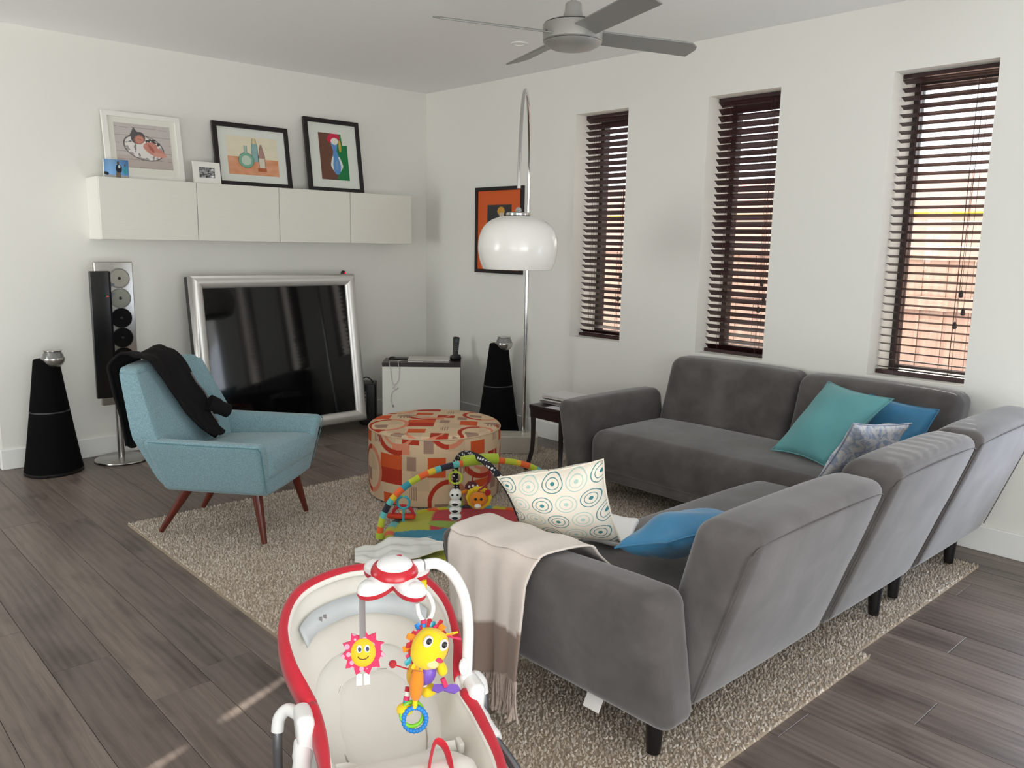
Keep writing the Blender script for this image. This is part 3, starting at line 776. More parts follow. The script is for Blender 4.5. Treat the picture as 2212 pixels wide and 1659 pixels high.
# ------------------------------------------------------------------ round patterned pouf
def pouf():
    cx, cy, r, h = -1.492, -2.07, 0.385, 0.40
    root = thing('pouf', 'round pouf in orange, red and beige abstract print', 'ottoman', (cx, cy, RZ))
    BE, BE2, OR, RD, MV, PK = [np.array(lin(c)) for c in ('#d8bd9b', '#cdb394', '#d0592f', '#b23a27', '#a08372', '#d98a6c')]
    def paint(u, v):
        """u,v in metres on the fabric, repeating motif 0.46 x 0.40"""
        c = BE
        u /= 1.12; v /= 1.12; W_, H_ = 0.47, 0.40
        iu = math.floor(u/W_); u_ = u-iu*W_; v_ = (v+0.13*(iu % 2)) % H_
        if (int(u/0.09) * 7 + int(v/0.10) * 3) % 4 == 0: c = BE2
        # orange blocks
        if 0.22 < u_ < 0.36 and 0.12 < v_ < 0.27: c = RD if v_ < 0.20 else OR
        if 0.02 < u_ < 0.11 and 0.30 < v_ < 0.40: c = OR
        if 0.36 < u_ < 0.45 and 0.33 < v_: c = RD
        if 0.24 < u_ < 0.33 and 0.0 < v_ < 0.07: c = OR
        if 0.0 < u_ < 0.05 and 0.02 < v_ < 0.09: c = MV
        if 0.30 < u_ < 0.40 and 0.28 < v_ < 0.33: c = PK
        # ring with quartered disc
        d = math.hypot((u_-0.125)/0.105, (v_-0.165)/0.125)
        if d < 1.0:
            if d > 0.80: c = RD if u_ < 0.125 else PK
            elif d > 0.66: c = BE
            elif u_ < 0.125 and v_ < 0.165: c = MV if v_ > 0.10 else BE
            elif u_ > 0.125 and v_ > 0.165: c = BE2
            else: c = BE
        # swoosh
        d2 = math.hypot((u_-0.33)/0.15, (v_-0.40)/0.13)
        if 0.80 < d2 < 1.0 and u_ < 0.36: c = RD
        if 0.56 < d2 < 0.66: c = PK
        # mauve blocks and little bars
        if 0.385 < u_ < 0.435 and 0.20 < v_ < 0.27: c = MV
        if 0.40 < u_ < 0.44 and 0.05 < v_ < 0.12 and int(u_/0.006) % 2 == 0: c = MV
        if 0.16 < u_ < 0.22 and 0.315 < v_ < 0.375 and int(u_/0.009) % 2 == 0: c = MV
        if math.hypot((u_-0.19)/0.05, (v_-0.375)/0.02) < 1: c = MV
        return c
    nu, nv = 760, 150; mb = MB(); vs = []; cols = []
    rim = 0.02
    for j in range(nv+1):
        for i in range(nu):
            a = 2*PI*i/nu; t = j/nv
            z = t*(h-rim); rr = r*(1+0.012*math.sin(t*PI))
            vs.append((rr*math.cos(a), rr*math.sin(a), z)); cols.append(paint(a*r+0.08, z+0.02))
    fs = [(j*nu+i, j*nu+(i+1) % nu, (j+1)*nu+(i+1) % nu, (j+1)*nu+i) for j in range(nv) for i in range(nu)]
    mb.add(vs, fs)
    M = vcol_mat('pouf_print', 0.85, 0.2, bump=0.1, bscale=500)
    o = obj('side', mb, M, root, smooth=80); colour_mesh(o.data, np.array(cols))
    nt = 170; vs = []; cols = []; fs = []
    for j in range(nt+1):
        t = j/nt
        if t < 0.12: an = t/0.12*PI/2; rr = r-rim+rim*math.cos(an); z = h-rim+rim*math.sin(an)
        else: rr = (r-rim)*(1-(t-0.12)/0.88); z = h+0.012*(1-(rr/(r-rim))**2)
        for i in range(nu):
            a = 2*PI*i/nu; vs.append((rr*math.cos(a), rr*math.sin(a), z))
            # printed cloth laid square across the top
            X, Y = rr*math.cos(a), rr*math.sin(a); c_, s_ = math.cos(0.75), math.sin(0.75)
            cols.append(paint(X*c_-Y*s_+1.45, X*s_+Y*c_+1.2))
    fs = [(j*nu+i, j*nu+(i+1) % nu, (j+1)*nu+(i+1) % nu, (j+1)*nu+i) for j in range(nt) for i in range(nu)]
    mb = MB(); mb.add(vs, fs); o = obj('top', mb, M, root, smooth=80); colour_mesh(o.data, np.array(cols))
    obj('piping', MB().tube([(r*math.cos(2*PI*i/64), r*math.sin(2*PI*i/64), h-rim+0.002) for i in range(64)], 0.0045, 6, closed=True), mat('pouf_piping', '#cdb394', 0.9), root)
pouf()

# ------------------------------------------------------------------ arc lamp
M_chrome = mat('chrome', '#d8d8d8', 0.12, metal=1.0)
M_opal = mat('opal_acrylic', '#f0eee8', 0.25, spec=0.5, coat=0.4)
M_marble = mat('pale_marble', '#b9b3a6', 0.35, vary=0.08, vscale=8)
def arc_lamp():
    bx, by = -0.409, -1.701
    root = thing('arc_floor_lamp', 'chrome arc floor lamp with white dome shade', 'lamp', (bx, by, 0.012))
    yaw = 0.7505
    mb = MB(); rbox(mb, (0.30, 0.19, 0.125), 0.008, (-0.05, -0.05, 0.0625), m=(2, 2, 2), M=Matrix.Rotation(-yaw, 4, 'Z')); obj('base', mb, M_marble, root)
    obj('sleeve', MB().tube([(0, 0, 0.12), (0, 0, 0.34)], 0.017, 16), M_chrome, root)
    obj('pole', MB().tube([(0, 0, 0.30), (0, 0, 1.72)], 0.013, 14), M_chrome, root)
    # arc leans out over the pouf, towards the viewer
    sx, sy = -1.168, -2.409            # shade axis in the room
    dx, dy = sx-bx, sy-by; pts = []
    top = 2.37
    for k in range(41):
        t = k/40
        ang = PI*t*0.97
        u = 0.5-0.5*math.cos(ang); u = u/(0.5-0.5*math.cos(PI*0.97))
        z = 1.72+(top-1.72)*math.sin(ang)**0.8 if ang < PI/2 else top-(top-1.652)*(1-math.sin(ang)**0.8)
        pts.append((dx*u, dy*u, z))
    obj('arc', MB().tube(pts, 0.0105, 12), M_chrome, root)
    prof = [(0.215, 0)]
    R_ = 0.236
    outer = [(r_*0.955, z_*0.90) for r_, z_ in [(0.205, -0.165), (0.222, -0.12), (0.234, -0.06), (0.236, -0.02), (0.229, 0.035), (0.206, 0.09), (0.168, 0.13), (0.115, 0.155), (0.062, 0.165)]]
    inner = [(r_-0.006, z_-0.002) for r_, z_ in reversed(outer)]
    P = [(p.x, p.z) for p in catmull([(r_, 0, z_) for r_, z_ in outer], 4)]; Q = [(p.x, p.z) for p in catmull([(r_, 0, z_) for r_, z_ in inner], 4)]
    sh = obj('shade', MB().lathe(P+Q+[P[0]], 56), M_opal, root, loc=(dx, dy, 1.462))
    obj('cap_ring', MB().lathe([(0, 0.012), (0.062, 0.012), (0.070, 0.006), (0.070, -0.004), (0.060, -0.006), (0, -0.006)], 32), M_chrome, root, loc=(dx, dy, 1.617))
    obj('swivel', MB().lathe([(0, 0.032), (0.013, 0.026), (0.018, 0.012), (0.013, 0.0), (0, 0)], 16), M_chrome, root, loc=(dx, dy, 1.627))
    obj('bulb', MB().lathe([(0, -0.06), (0.03, -0.045), (0.04, -0.015), (0.03, 0.02), (0.018, 0.05), (0.018, 0.12), (0, 0.12)], 16), mat('bulb_glass', '#f4f2ea', 0.3), root, loc=(dx, dy, 1.47))
arc_lamp()

# ------------------------------------------------------------------ side table with magazines
M_wenge = mat('wenge', '#231517', 0.35, vary=0.2, vscale=12, stretch=(1, 8, 1))
def side_table():
    x0, x1, y0, y1 = -0.80, -0.40, -2.44, -2.15; cx, cy = (x0+x1)/2, (y0+y1)/2
    root = thing('side_table', 'dark wood side table with curved legs beside the sofa arm', 'table', (cx, cy, RZ)); ht = 0.436
    w_, d_ = x1-x0, y1-y0
    bevel(obj('top', MB().box((0, 0, ht-0.011), (w_, d_, 0.022)), M_wenge, root, smooth=0), 0.004)
    for sx in (-1, 1): obj('apron', MB().box((sx*(w_/2-0.014), 0, ht-0.05), (0.02, d_-0.02, 0.06)), M_wenge, root, smooth=0)
    for sy in (-1, 1): obj('apron', MB().box((0, sy*(d_/2-0.014), ht-0.05), (w_-0.05, 0.02, 0.06)), M_wenge, root, smooth=0)
    for sx in (-1, 1):
        for sy in (-1, 1):
            pts = [(sx*(w_/2-0.018), sy*(d_/2-0.018), ht-0.02), (sx*(w_/2-0.022), sy*(d_/2-0.022), 0.30), (sx*(w_/2-0.018), sy*(d_/2-0.018), 0.14), (sx*(w_/2+0.012), sy*(d_/2+0.004), 0.008)]
            obj('leg', MB().tube(catmull(pts, 5), [0.026-0.009*(k/15)**0.6 for k in range(16)], 4), M_wenge, root, smooth=20)
    # magazines, one by one
    rr = random.Random(2); z = RZ+ht
    lab = ['lowest magazine of the pile on the dark side table', 'second magazine from the bottom of the pile on the side table', 'third magazine from the bottom of the pile on the side table', 'fourth magazine up in the pile on the side table', 'second magazine from the top of the side table pile', 'topmost magazine of the pile on the side table']
    for k, (c, t) in enumerate((('#d8d2cc', .012), ('#6d6264', .007), ('#e4dfda', .010), ('#584e50', .008), ('#cfc8c4', .010), ('#dcd8da', .006))):
        m_ = thing('magazine', lab[k], 'magazine', (-0.60+rr.uniform(-.012, .012), -2.305+rr.uniform(-.02, .008), z), 0.02+rr.uniform(-0.12, 0.12), 'magazines on the side table')
        obj('pages', MB().box((0.002, 0, t/2), (0.205, 0.27, t-0.0016)), mat('paper_edge', '#e2ddd6', 0.8), m_, smooth=0)
        obj('cover', MB().box((0, 0, t-0.0005), (0.21, 0.276, 0.001)).box((0, 0, 0.0005), (0.21, 0.276, 0.001)).box((-0.1045, 0, t/2), (0.001, 0.276, t)), mat('magazine_cover_'+c[1:], c, 0.35), m_, smooth=0)
        z += t+0.0006
    tag(obj('loose_sheet', MB().box((0, 0, 0.0008), (0.08, 0.14, 0.0016)), mat('sheet_paper', '#d9d4da', 0.7), loc=(-0.752, -2.36, RZ+ht), rot=(0, 0, 0.1)), 'loose printed sheet lying at the front edge of the side table', 'paper')
side_table()

# ------------------------------------------------------------------ wall cabinets
def ribbed():
    m = mat('ribbed_white_door', '#e6e4da', 0.5, spec=0.35); N = NT(m); tc = N.new('ShaderNodeTexCoord')
    mp = N.new('ShaderNodeMapping'); mp.inputs['Scale'].default_value = (0.6, 1, 1); N.link(tc.outputs['Object'], mp.inputs[0])
    wv = N.new('ShaderNodeTexNoise'); mp.inputs['Scale'].default_value = (4, 4, 230); wv.inputs['Scale'].default_value = 1; wv.inputs['Detail'].default_value = 2
    N.link(mp.outputs[0], wv.inputs['Vector'])
    bp = N.new('ShaderNodeBump'); bp.inputs['Strength'].default_value = 0.35; bp.inputs['Distance'].default_value = 0.003
    N.link(wv.outputs[0], bp.inputs['Height']); N.link(bp.outputs[0], N.b.inputs['Normal']); return m
M_rib = ribbed()
M_cab = mat('white_cabinet', '#e8e6de', 0.5, spec=0.35)
CZ0, CZ1, CD = 1.446, 1.832, 0.25
ex = [-2.722, -2.105, -1.507, -0.915, -0.338]
clab = ['white wall cabinet at the left end of the row, below the newborn photo', 'white wall cabinet below the framed bottles painting, second from the left', 'white wall cabinet below the painting of a figure with a red hat', 'white wall cabinet at the right end of the row with nothing on top']
for i in range(4):
    a, b = ex[i], ex[i+1]
    R = thing('wall_cabinet', clab[i], 'cabinet', ((a+b)/2, 0, CZ0), 0, 'wall cabinets above the television')
    w_ = b-a; h_ = CZ1-CZ0
    obj('body', MB().box((0, -(CD-0.02)/2-0.001, h_/2), (w_-0.0005, CD-0.02, h_)), M_cab, R, smooth=0)
    bevel(obj('door', MB().box((0, -CD+0.0095, h_/2), (w_-0.004, 0.018, h_-0.002)), M_rib, R, smooth=0), 0.0015, 1)

# ------------------------------------------------------------------ pictures
def print_mesh(w_, h_, nx, ny, fn, M=None):
    """flat print in the local xz plane, facing -y; fn(u right, v up)->linear rgb"""
    mb = MB(); mb.grid(nx, ny, lambda u, v: ((u-.5)*w_, 0, v*h_), M)
    return mb, np.array([fn(i/nx, j/ny) for j in range(ny+1) for i in range(nx+1)])
M_print = vcol_mat('print_ink', 0.5, 0.3)
M_blackfr = mat('black_frame', '#171013', 0.35)
M_whitefr = mat('white_frame', '#ecebe4', 0.4)
M_matb = mat('pale_mount', '#dfe2da', 0.85)
M_matw = mat('white_mount', '#e4e3d8', 0.85)
def framed(name, label, loc, rz, lean, W_, H_, fw, mf, mm, pw_, ph_, py_, fn, nx=96, wall=False):
    R = thing(name, label, 'picture', loc, rz)
    M = Matrix.Rotation(-lean, 4, 'X')
    d = 0.022
    for nm, c, s in (('frame_side', (-W_/2+fw/2, 0, H_/2), (fw, d, H_)), ('frame_side', (W_/2-fw/2, 0, H_/2), (fw, d, H_)), ('frame_rail', (0, 0, fw/2), (W_-2*fw, d, fw)), ('frame_rail', (0, 0, H_-fw/2), (W_-2*fw, d, fw))):
        obj(nm, MB().box(c, s, M), mf, R, smooth=0)
    obj('mount', MB().box((0, 0.003, H_/2), (W_-2*fw, 0.006, H_-2*fw), M), mm, R, smooth=0)
    ny = max(8, int(nx*ph_/pw_))
    mb, cols = print_mesh(pw_, ph_, nx, ny, fn, M @ Matrix.Translation((0, -0.0012, py_)))
    o = obj('print', mb, M_print, R, smooth=0); colour_mesh(o.data, cols)
    return R
def ell(u, v, cx, cy, rx, ry, a=0):
    du, dv = u-cx, v-cy; c, s = math.cos(a), math.sin(a); x = du*c+dv*s; y = -du*s+dv*c
    return math.hypot(x/rx, y/ry)
def C3(h): return np.array(lin(h))
def baby(u, v):
    c = C3('#c3bcb8') if (v*5.5+0.02*math.sin(u*9)) % 1 > 0.05 else C3('#958c88')
    if v < 0.28: c = c*0.72+C3('#a58a7c')*0.28
    e = ell(u, v, 0.50, 0.47, 0.36, 0.27, -0.42)
    if e < 1.05: c = C3('#6a625f')
    if e < 0.98:
        c = C3('#e2ded9')
        n = noise.noise(Vector((u*16, v*16, 1)))
        if n > 0.32: c = C3('#8b8683')
        if e > 0.86 and n > 0.0: c = C3('#a9a39f')
    if ell(u, v, 0.67, 0.60, 0.13, 0.09, -0.3) < 1 and noise.noise(Vector((u*18, v*18, 7))) > -0.1: c = C3('#4c4846')
    if ell(u, v, 0.41, 0.69, 0.125, 0.145, -0.5) < 1 or (abs(u-0.345-(0.9-v)*0.1) < 0.5*(0.93-v) and 0.72 < v < 0.92): c = C3('#5d5a5b')
    if ell(u, v, 0.70, 0.40, 0.20, 0.10, -0.45) < 1 or ell(u, v, 0.62, 0.50, 0.13, 0.11) < 1: c = C3('#c9897b')
    if ell(u, v, 0.63, 0.47, 0.03, 0.10, 0.5) < 1: c = C3('#a8655a')
    if ell(u, v, 0.78, 0.33, 0.13, 0.05, -0.15) < 1: c = C3('#d39a8a')
    f = ell(u, v, 0.43, 0.65, 0.088, 0.105, -0.3)
    if f < 1: c = C3('#c98d7d') if f < .75 else C3('#b57868')
    if ell(u, v, 0.41, 0.67, 0.02, 0.006, -0.3) < 1 or ell(u, v, 0.46, 0.65, 0.02, 0.006, -0.3) < 1: c = C3('#8a5449')
    return c
def bottles(u, v):
    c = C3('#e4dcc2')+0.03*noise.noise(Vector((u*6, v*6, 3)))
    if v < 0.47-0.04*u: c = C3('#dc9d78')+0.08*noise.noise(Vector((u*7, v*7, 5)))
    K = C3('#4a5b55')
    # tall pale blue bottle
    d = abs(u-0.54)-(0.065 if v < 0.72 else 0.065-0.13*(v-0.72))
    if 0.36 < v < 0.97 and d < 0: c = K if d > -0.008 else (C3('#8fb3b2') if v < 0.83 else C3('#d6c79a'))
    # round green flask
    e = ell(u, v, 0.36, 0.38, 0.155, 0.205)
    if e < 1: c = K if e > 0.95 else (C3('#7db39a') if e > 0.62 else C3('#c3d3c2'))
    if abs(u-0.355) < 0.03 and 0.57 < v < 0.76: c = K if abs(u-0.355) > 0.022 else C3('#a9c4b8')
    # small bottle
    d = abs(u-0.67)-(0.068 if v < 0.5 else max(0.02, 0.068-0.17*(v-0.5)))
    if 0.20 < v < 0.82 and d < 0: c = C3('#3c3030') if d > -0.008 else (C3('#b08a80') if v > 0.46 else C3('#ddd2c0'))
    if 0.1 < v < 0.2 and abs(u-0.66) < 0.09: c = C3('#b5653f')
    return np.clip(c, 0, 1)
def figure(u, v):
    c = C3('#6d4a3c') if u < 0.56+0.05*math.sin(v*5) else C3('#1f7a45')
    if u > 0.80+0.12*(1-v) and v > 0.76: c = C3('#dfe2d4')
    wv = 0.115+0.10*math.exp(-((v-0.30)/0.17)**2)-0.05*math.exp(-((v-0.62)/0.10)**2)
    cx = 0.56+0.02*math.sin(v*6)
    if 0.12 < v < 0.80 and abs(u-cx) < wv*(1 if v > .3 else math.sqrt(max(0, (v-0.10)/0.2))):
        c = C3('#5f93cc') if abs(u-cx) < wv*0.62 or v > 0.5 else C3('#dfe6dd')
        if 0.22 < v < 0.42 and abs(u-cx) < 0.04: c = C3('#7f9fc4')
    if ell(u, v, 0.74, 0.74, 0.05, 0.13) < 1: c = C3('#c9a64a')
    if ell(u, v, 0.56, 0.86, 0.14, 0.10) < 1: c = C3('#e4e2d6')
    e = ell(u, v, 0.53, 0.90, 0.23, 0.11, 0.15)
    if e < 1 and not ell(u, v, 0.57, 0.82, 0.15, 0.09) < 1: c = C3('#cf2f4f')
    return c
def bwphoto(u, v):
    n = noise.noise(Vector((u*5, v*7, 9)))*0.5+0.5*noise.noise(Vector((u*12, v*3, 4)))
    c = C3('#d9d9da')*max(0.05, min(1, 0.35+n*0.9))
    for k in range(3):
        if ell(u, v, 0.85, 0.18+0.3*k, 0.10, 0.07) < 1: c = C3('#f4f4f4')
    if abs(v-0.33-0.3*(u-.3)) < 0.03: c = C3('#3a3a3c')
    return c
def beach(u, v):
    c = C3('#4f8fd0')*(1-0.5*v)+C3('#b9d9ef')*0.5*(1-abs(u-.25)*1.3)*0.8
    if v < 0.14: c = C3('#a9a9a8')
    if ell(u, v, 0.08, 0.22, 0.12, 0.08, -.5) < 1: c = C3('#16262f')
    if ell(u, v, 0.6, 0.50, 0.13, 0.25) < 1: c = C3('#20242c')
    if ell(u, v, 0.62, 0.62, 0.05, 0.09) < 1: c = C3('#c9d3d6')
    if ell(u, v, 0.58, 0.82, 0.05, 0.09) < 1: c = C3('#5c4a44')
    if abs(u-0.58) < 0.10 and v < 0.28: c = C3('#7b6a5a')
    if ell(u, v, 0.86, 0.42, 0.09, 0.22) < 1: c = C3('#3f9aa8')
    if ell(u, v, 0.86, 0.70, 0.04, 0.07) < 1: c = C3('#6a5648')
    return np.clip(c, 0, 1)
zt_ = CZ1+0.001
framed('framed_photo', 'white framed photo of a newborn sleeping in a basket, on the wall cabinets', (-2.372, -0.105, zt_), 0, 0.15, 0.495, 0.432, 0.032, M_whitefr, M_matw, 0.355, 0.285, 0.078, baby, 120)
framed('framed_painting', 'black framed still life painting of three bottles, on the wall cabinets', (-1.610, -0.105, zt_), 0, 0.15, 0.575, 0.445, 0.032, M_blackfr, M_matb, 0.385, 0.272, 0.085, bottles, 130)
framed('framed_painting', 'black framed painting of a blue figure with a red hat, on the wall cabinets', (-0.945, -0.115, zt_), 0, 0.15, 0.482, 0.555, 0.032, M_blackfr, M_matb, 0.245, 0.355, 0.095, figure, 100)
framed('small_photo_frame', 'small white frame with a black and white photo beside the bottles painting', (-2.003, -0.19, zt_), 0, 0.12, 0.185, 0.142, 0.036, M_whitefr, M_whitefr, 0.113, 0.074, 0.034, bwphoto, 48)
R = thing('photo_block', 'small unframed blue beach photo at the left end of the cabinets', 'picture', (-2.592, -0.195, zt_), 0.05)
obj('block', MB().box((0, 0.008, 0.056), (0.15, 0.014, 0.112)), M_whitefr, R, smooth=0)
mb, cols = print_mesh(0.15, 0.112, 60, 44, beach); o = obj('print', mb, M_print, R, smooth=0, loc=(0, -0.0003, 0)); colour_mesh(o.data, cols)
def orange_art(u, v):
    c = C3('#d8602c')
    if 0.23 < u < 0.80 and 0.16 < v < 0.82:
        c = C3('#38383a')
        if ell(u, v, 0.55, 0.74, 0.085, 0.055) < 1: c = C3('#cf9a3a')
        if abs(u-0.55-0.02*math.sin(v*20)) < 0.05 and 0.58 < v < 0.72: c = C3('#c9bfae')
        if ell(u, v, 0.55, 0.45, 0.13, 0.14) < 1: c = C3('#8d8a86')
    return c
framed('framed_print', 'black framed orange print hanging on the wall behind the lamp shade', (-0.013, -0.957, 1.232), -PI/2, 0, 0.552, 0.668, 0.026, M_blackfr, M_blackfr, 0.50, 0.612, 0.028, orange_art, 90)

# ------------------------------------------------------------------ television
M_silver = mat('brushed_silver', '#d6d4d0', 0.38, metal=0.55)
M_glossblack = mat('screen_glass', '#08080a', 0.05, spec=0.4)
M_black = mat('black_plastic', '#121113', 0.4)
def television():
    W_, H_ = 1.29, 1.145; cx = -1.555
    R = thing('television', 'large silver framed television standing below the wall cabinets', 'television', (cx, -0.36, 0))
    M = Matrix.Translation((0, -0.05, 0.075)) @ Matrix.Rotation(-0.141, 4, 'X')
    fw = 0.088
    prof = [(0, 0.0), (0.001, -0.03), (0.010, -0.050), (0.028, -0.062), (0.050, -0.062), (0.070, -0.053), (0.083, -0.040), (fw, -0.020), (fw, 0.0)]
    def bar(ax, sgn):
        mb = MB(); L = W_ if ax == 'x' else H_; Wo = H_ if ax == 'x' else W_; vs = []; n = len(prof)
        for e in (-1, 1):
            for d, y in prof:
                a = e*(L/2-d); b = sgn*(Wo/2-d)
                vs.append((a, y, b+H_/2) if ax == 'x' else (b, y, a+H_/2))
        mb.add(vs, [(i, i+1, n+i+1, n+i) for i in range(n-1)]+[tuple(range(n)), tuple(range(2*n-1, n-1, -1))], M); return mb
    for ax, sg, nm in (('x', 1, 'frame_top'), ('x', -1, 'frame_bottom'), ('y', 1, 'frame_side'), ('y', -1, 'frame_side')):
        o = obj(nm, bar(ax, sg), M_silver, R, smooth=50)
        bm = bmesh.new(); bm.from_mesh(o.data); bmesh.ops.recalc_face_normals(bm, faces=bm.faces); bm.to_mesh(o.data); bm.free()
    obj('screen', MB().box((0, -0.016, H_/2), (W_-2*fw+0.002, 0.012, H_-2*fw+0.002), M), M_glossblack, R, smooth=0)
    obj('casing', MB().box((0, 0.030, H_/2), (W_-0.004, 0.056, H_-0.004), M), M_black, R, smooth=0)
    o = obj('sensor', MB().lathe([(0, 0.022), (0.012, 0.018), (0.019, 0.006), (0.019, -0.006), (0, -0.006)], 16, M=M @ Matrix.Translation((W_/2-0.085, -0.015, H_+0.006))), M_black, R)
    obj('sensor_light', MB().lathe([(0, 0.006), (0.006, 0.003), (0.006, -0.002), (0, -0.002)], 10, M=M @ Matrix.Translation((W_/2-0.08, -0.036, H_+0.006)) @ Matrix.Rotation(PI/2, 4, 'X')), mat('red_led', '#ff2030', 0.4, emis=('#ff2040', 1.5)), R)
    obj('stand_foot', MB().lathe([(0, 0.02), (0.22, 0.018), (0.235, 0.012), (0.24, 0), (0, 0)], 48), M_silver, R, loc=(0.03, 0.07, 0.001))
    obj('stand_column', MB().tube([(0, 0.13, 0.01), (0, 0.13, 0.5)], 0.04, 20), M_black, R)
television()

# ------------------------------------------------------------------ cone loudspeakers
M_cloth = mat('black_speaker_cloth', '#0c0c0d', 0.95, spec=0.1, bump=0.2, bscale=600)
M_alu = mat('satin_aluminium', '#b9b7b3', 0.22, metal=0.9)
def speaker(label, x, y, rz):
    R = thing('cone_loudspeaker', label, 'loudspeaker', (x, y, 0), rz, 'cone loudspeakers beside the television')
    def rad(z): return 0.172-(0.172-0.072)*((z-0.02)/0.70)**0.92
    lo = [(0, 0.022), (rad(0.02), 0.022)]+[(rad(z), z) for z in (0.1, 0.2, 0.3, 0.385)]+[(rad(0.39)-0.004, 0.39), (0, 0.39)]
    obj('lower_body', MB().lathe(lo, 56, sy=0.93), M_cloth, R)
    up = [(0, 0.394), (rad(0.394)-0.004, 0.394), (rad(0.40), 0.40)]+[(rad(z), z) for z in (0.48, 0.56, 0.64, 0.705)]+[(rad(0.712)-0.006, 0.714), (0, 0.716)]
    obj('upper_body', MB().lathe(up, 56, sy=0.93), M_cloth, R)
    obj('trim_ring', MB().lathe([(rad(0.39)-0.006, 0.388), (rad(0.39)+0.001, 0.388), (rad(0.39)+0.001, 0.396), (rad(0.39)-0.006, 0.396)], 56, sy=0.93), mat('dark_ring', '#4c4c4e', 0.4, metal=0.6), R)
    obj('plinth', MB().lathe([(0, 0), (0.170, 0), (0.175, 0.006), (0.175, 0.018), (0.168, 0.022), (0, 0.022)], 56, sy=0.93), M_black, R)
    # acoustic lens leaning out of the front of the top
    bx, by = 0.012, -0.045
    obj('lens_bowl', MB().lathe([(0, -0.062), (0.03, -0.057), (0.052, -0.043), (0.064, -0.022), (0.068, -0.002), (0.066, 0.003), (0.05, 0.0), (0, -0.004)], 36), M_alu, R, loc=(bx, by, 0.722))
    obj('lens_cone', MB().lathe([(0, 0.0), (0.006, 0.0), (0.020, 0.022), (0.030, 0.038), (0, 0.038)], 24), M_black, R, loc=(bx, by, 0.722))
    obj('lens_shroud', MB().lathe([(0.062, 0.002), (0.056, 0.022), (0.047, 0.040), (0.044, 0.038), (0.053, 0.02), (0.059, 0.002), (0.062, 0.002)], 36), mat('smoked_shroud', '#8d8d8c', 0.15, metal=0.6), R, loc=(bx, by, 0.722))
    obj('lens_cap', MB().lathe([(0, 0.038), (0.040, 0.038), (0.052, 0.044), (0.052, 0.047), (0, 0.049)], 36), M_alu, R, loc=(bx, by, 0.722))
speaker('tall black cone loudspeaker at the left end of the wall', -3.083, -0.228, 0.5)
speaker('tall black cone loudspeaker in the corner behind the arc lamp', -0.215, -1.205, 0.0)

# ------------------------------------------------------------------ compact-disc player on a stand
def cd_player():
    cx, cy = -2.668, -0.20
    R = thing('cd_player', 'upright silver six-disc player with black side panel on a floor stand', 'CD player', (cx, cy, 0))
    obj('base', MB().lathe([(0, 0.02), (0.155, 0.018), (0.166, 0.013), (0.168, 0.008), (0.160, 0.008), (0, 0.008)], 56), M_alu, R)
    obj('base_gasket', MB().lathe([(0, 0), (0.155, 0), (0.158, 0.008), (0, 0.008)], 48), M_black, R)
    obj('pole', MB().tube([(0, 0.01, 0.015), (0, 0.01, 0.42)], 0.021, 24), M_alu, R)
    b = obj('panel', None or rbox(MB(), (0.235, 0.035, 0.925), 0.006, (0.015, 0.0, 0.842), m=(2, 1, 2)), M_alu, R)
    M_disc = mat('smoked_disc', '#0d0d0f', 0.12, spec=0.6); M_mir = mat('mirror_disc', '#c8c6c2', 0.08, metal=1.0); M_clear = mat('pale_disc', '#a7ab9f', 0.15, metal=0.5)
    for k in range(6):
        z = 1.20-k*0.128
        mt = (M_mir, M_clear, M_disc, M_disc, M_disc, M_clear)[k]
        X = Matrix.Translation((0.045, -0.0195, z)) @ Matrix.Rotation(PI/2, 4, 'X')
        d = obj('disc', MB().lathe([(0, 0.002), (0.058, 0.002), (0.060, 0.0), (0, 0.0)], 40, M=X), mt, R)
        obj('rim', MB().tube([X @ Vector((0.0625*math.cos(2*PI*i/36), 0.0625*math.sin(2*PI*i/36), 0.002)) for i in range(36)], 0.0025, 6, closed=True), M_alu if k < 2 or k == 5 else M_black, d)
        obj('hub', MB().lathe([(0, 0.006), (0.008, 0.005), (0.010, 0.002), (0, 0.002)], 16, M=X), M_black, d)
    o = obj('control_arm', rbox(MB(), (0.12, 0.03, 0.81), 0.004, (-0.085, -0.055, 0.843), m=(1, 1, 2)), mat('black_gloss_panel', '#0b0a0c', 0.2, spec=0.6), R)
    obj('arm_edge', MB().box((-0.03, -0.0705, 0.843), (0.012, 0.002, 0.80)), mat('dark_mirror', '#23232c', 0.1, metal=0.6), o, smooth=0)
    for z in (1.16, 1.10): obj('bracket', MB().box((-0.03, -0.03, z), (0.07, 0.03, 0.018)), mat('grey_bracket', '#6f7076', 0.4, metal=0.5), R, smooth=0)
    obj('standby_light', MB().box((-0.048, -0.0712, 1.09), (0.014, 0.002, 0.005)), MATS['red_led'], R, smooth=0)
cd_player()
# black disc and post half hidden behind the chair
R = thing('black_disc_post', 'black round disc with a post behind the armchair, half hidden', 'stand', (-2.36, -0.14, 0))
obj('base', MB().lathe([(0, 0.05), (0.10, 0.045), (0.12, 0.03), (0.125, 0), (0, 0)], 40), M_black, R)
obj('column', MB().tube([(0.02, 0, 0.04), (0.02, 0, 0.46)], 0.02, 14), M_black, R)

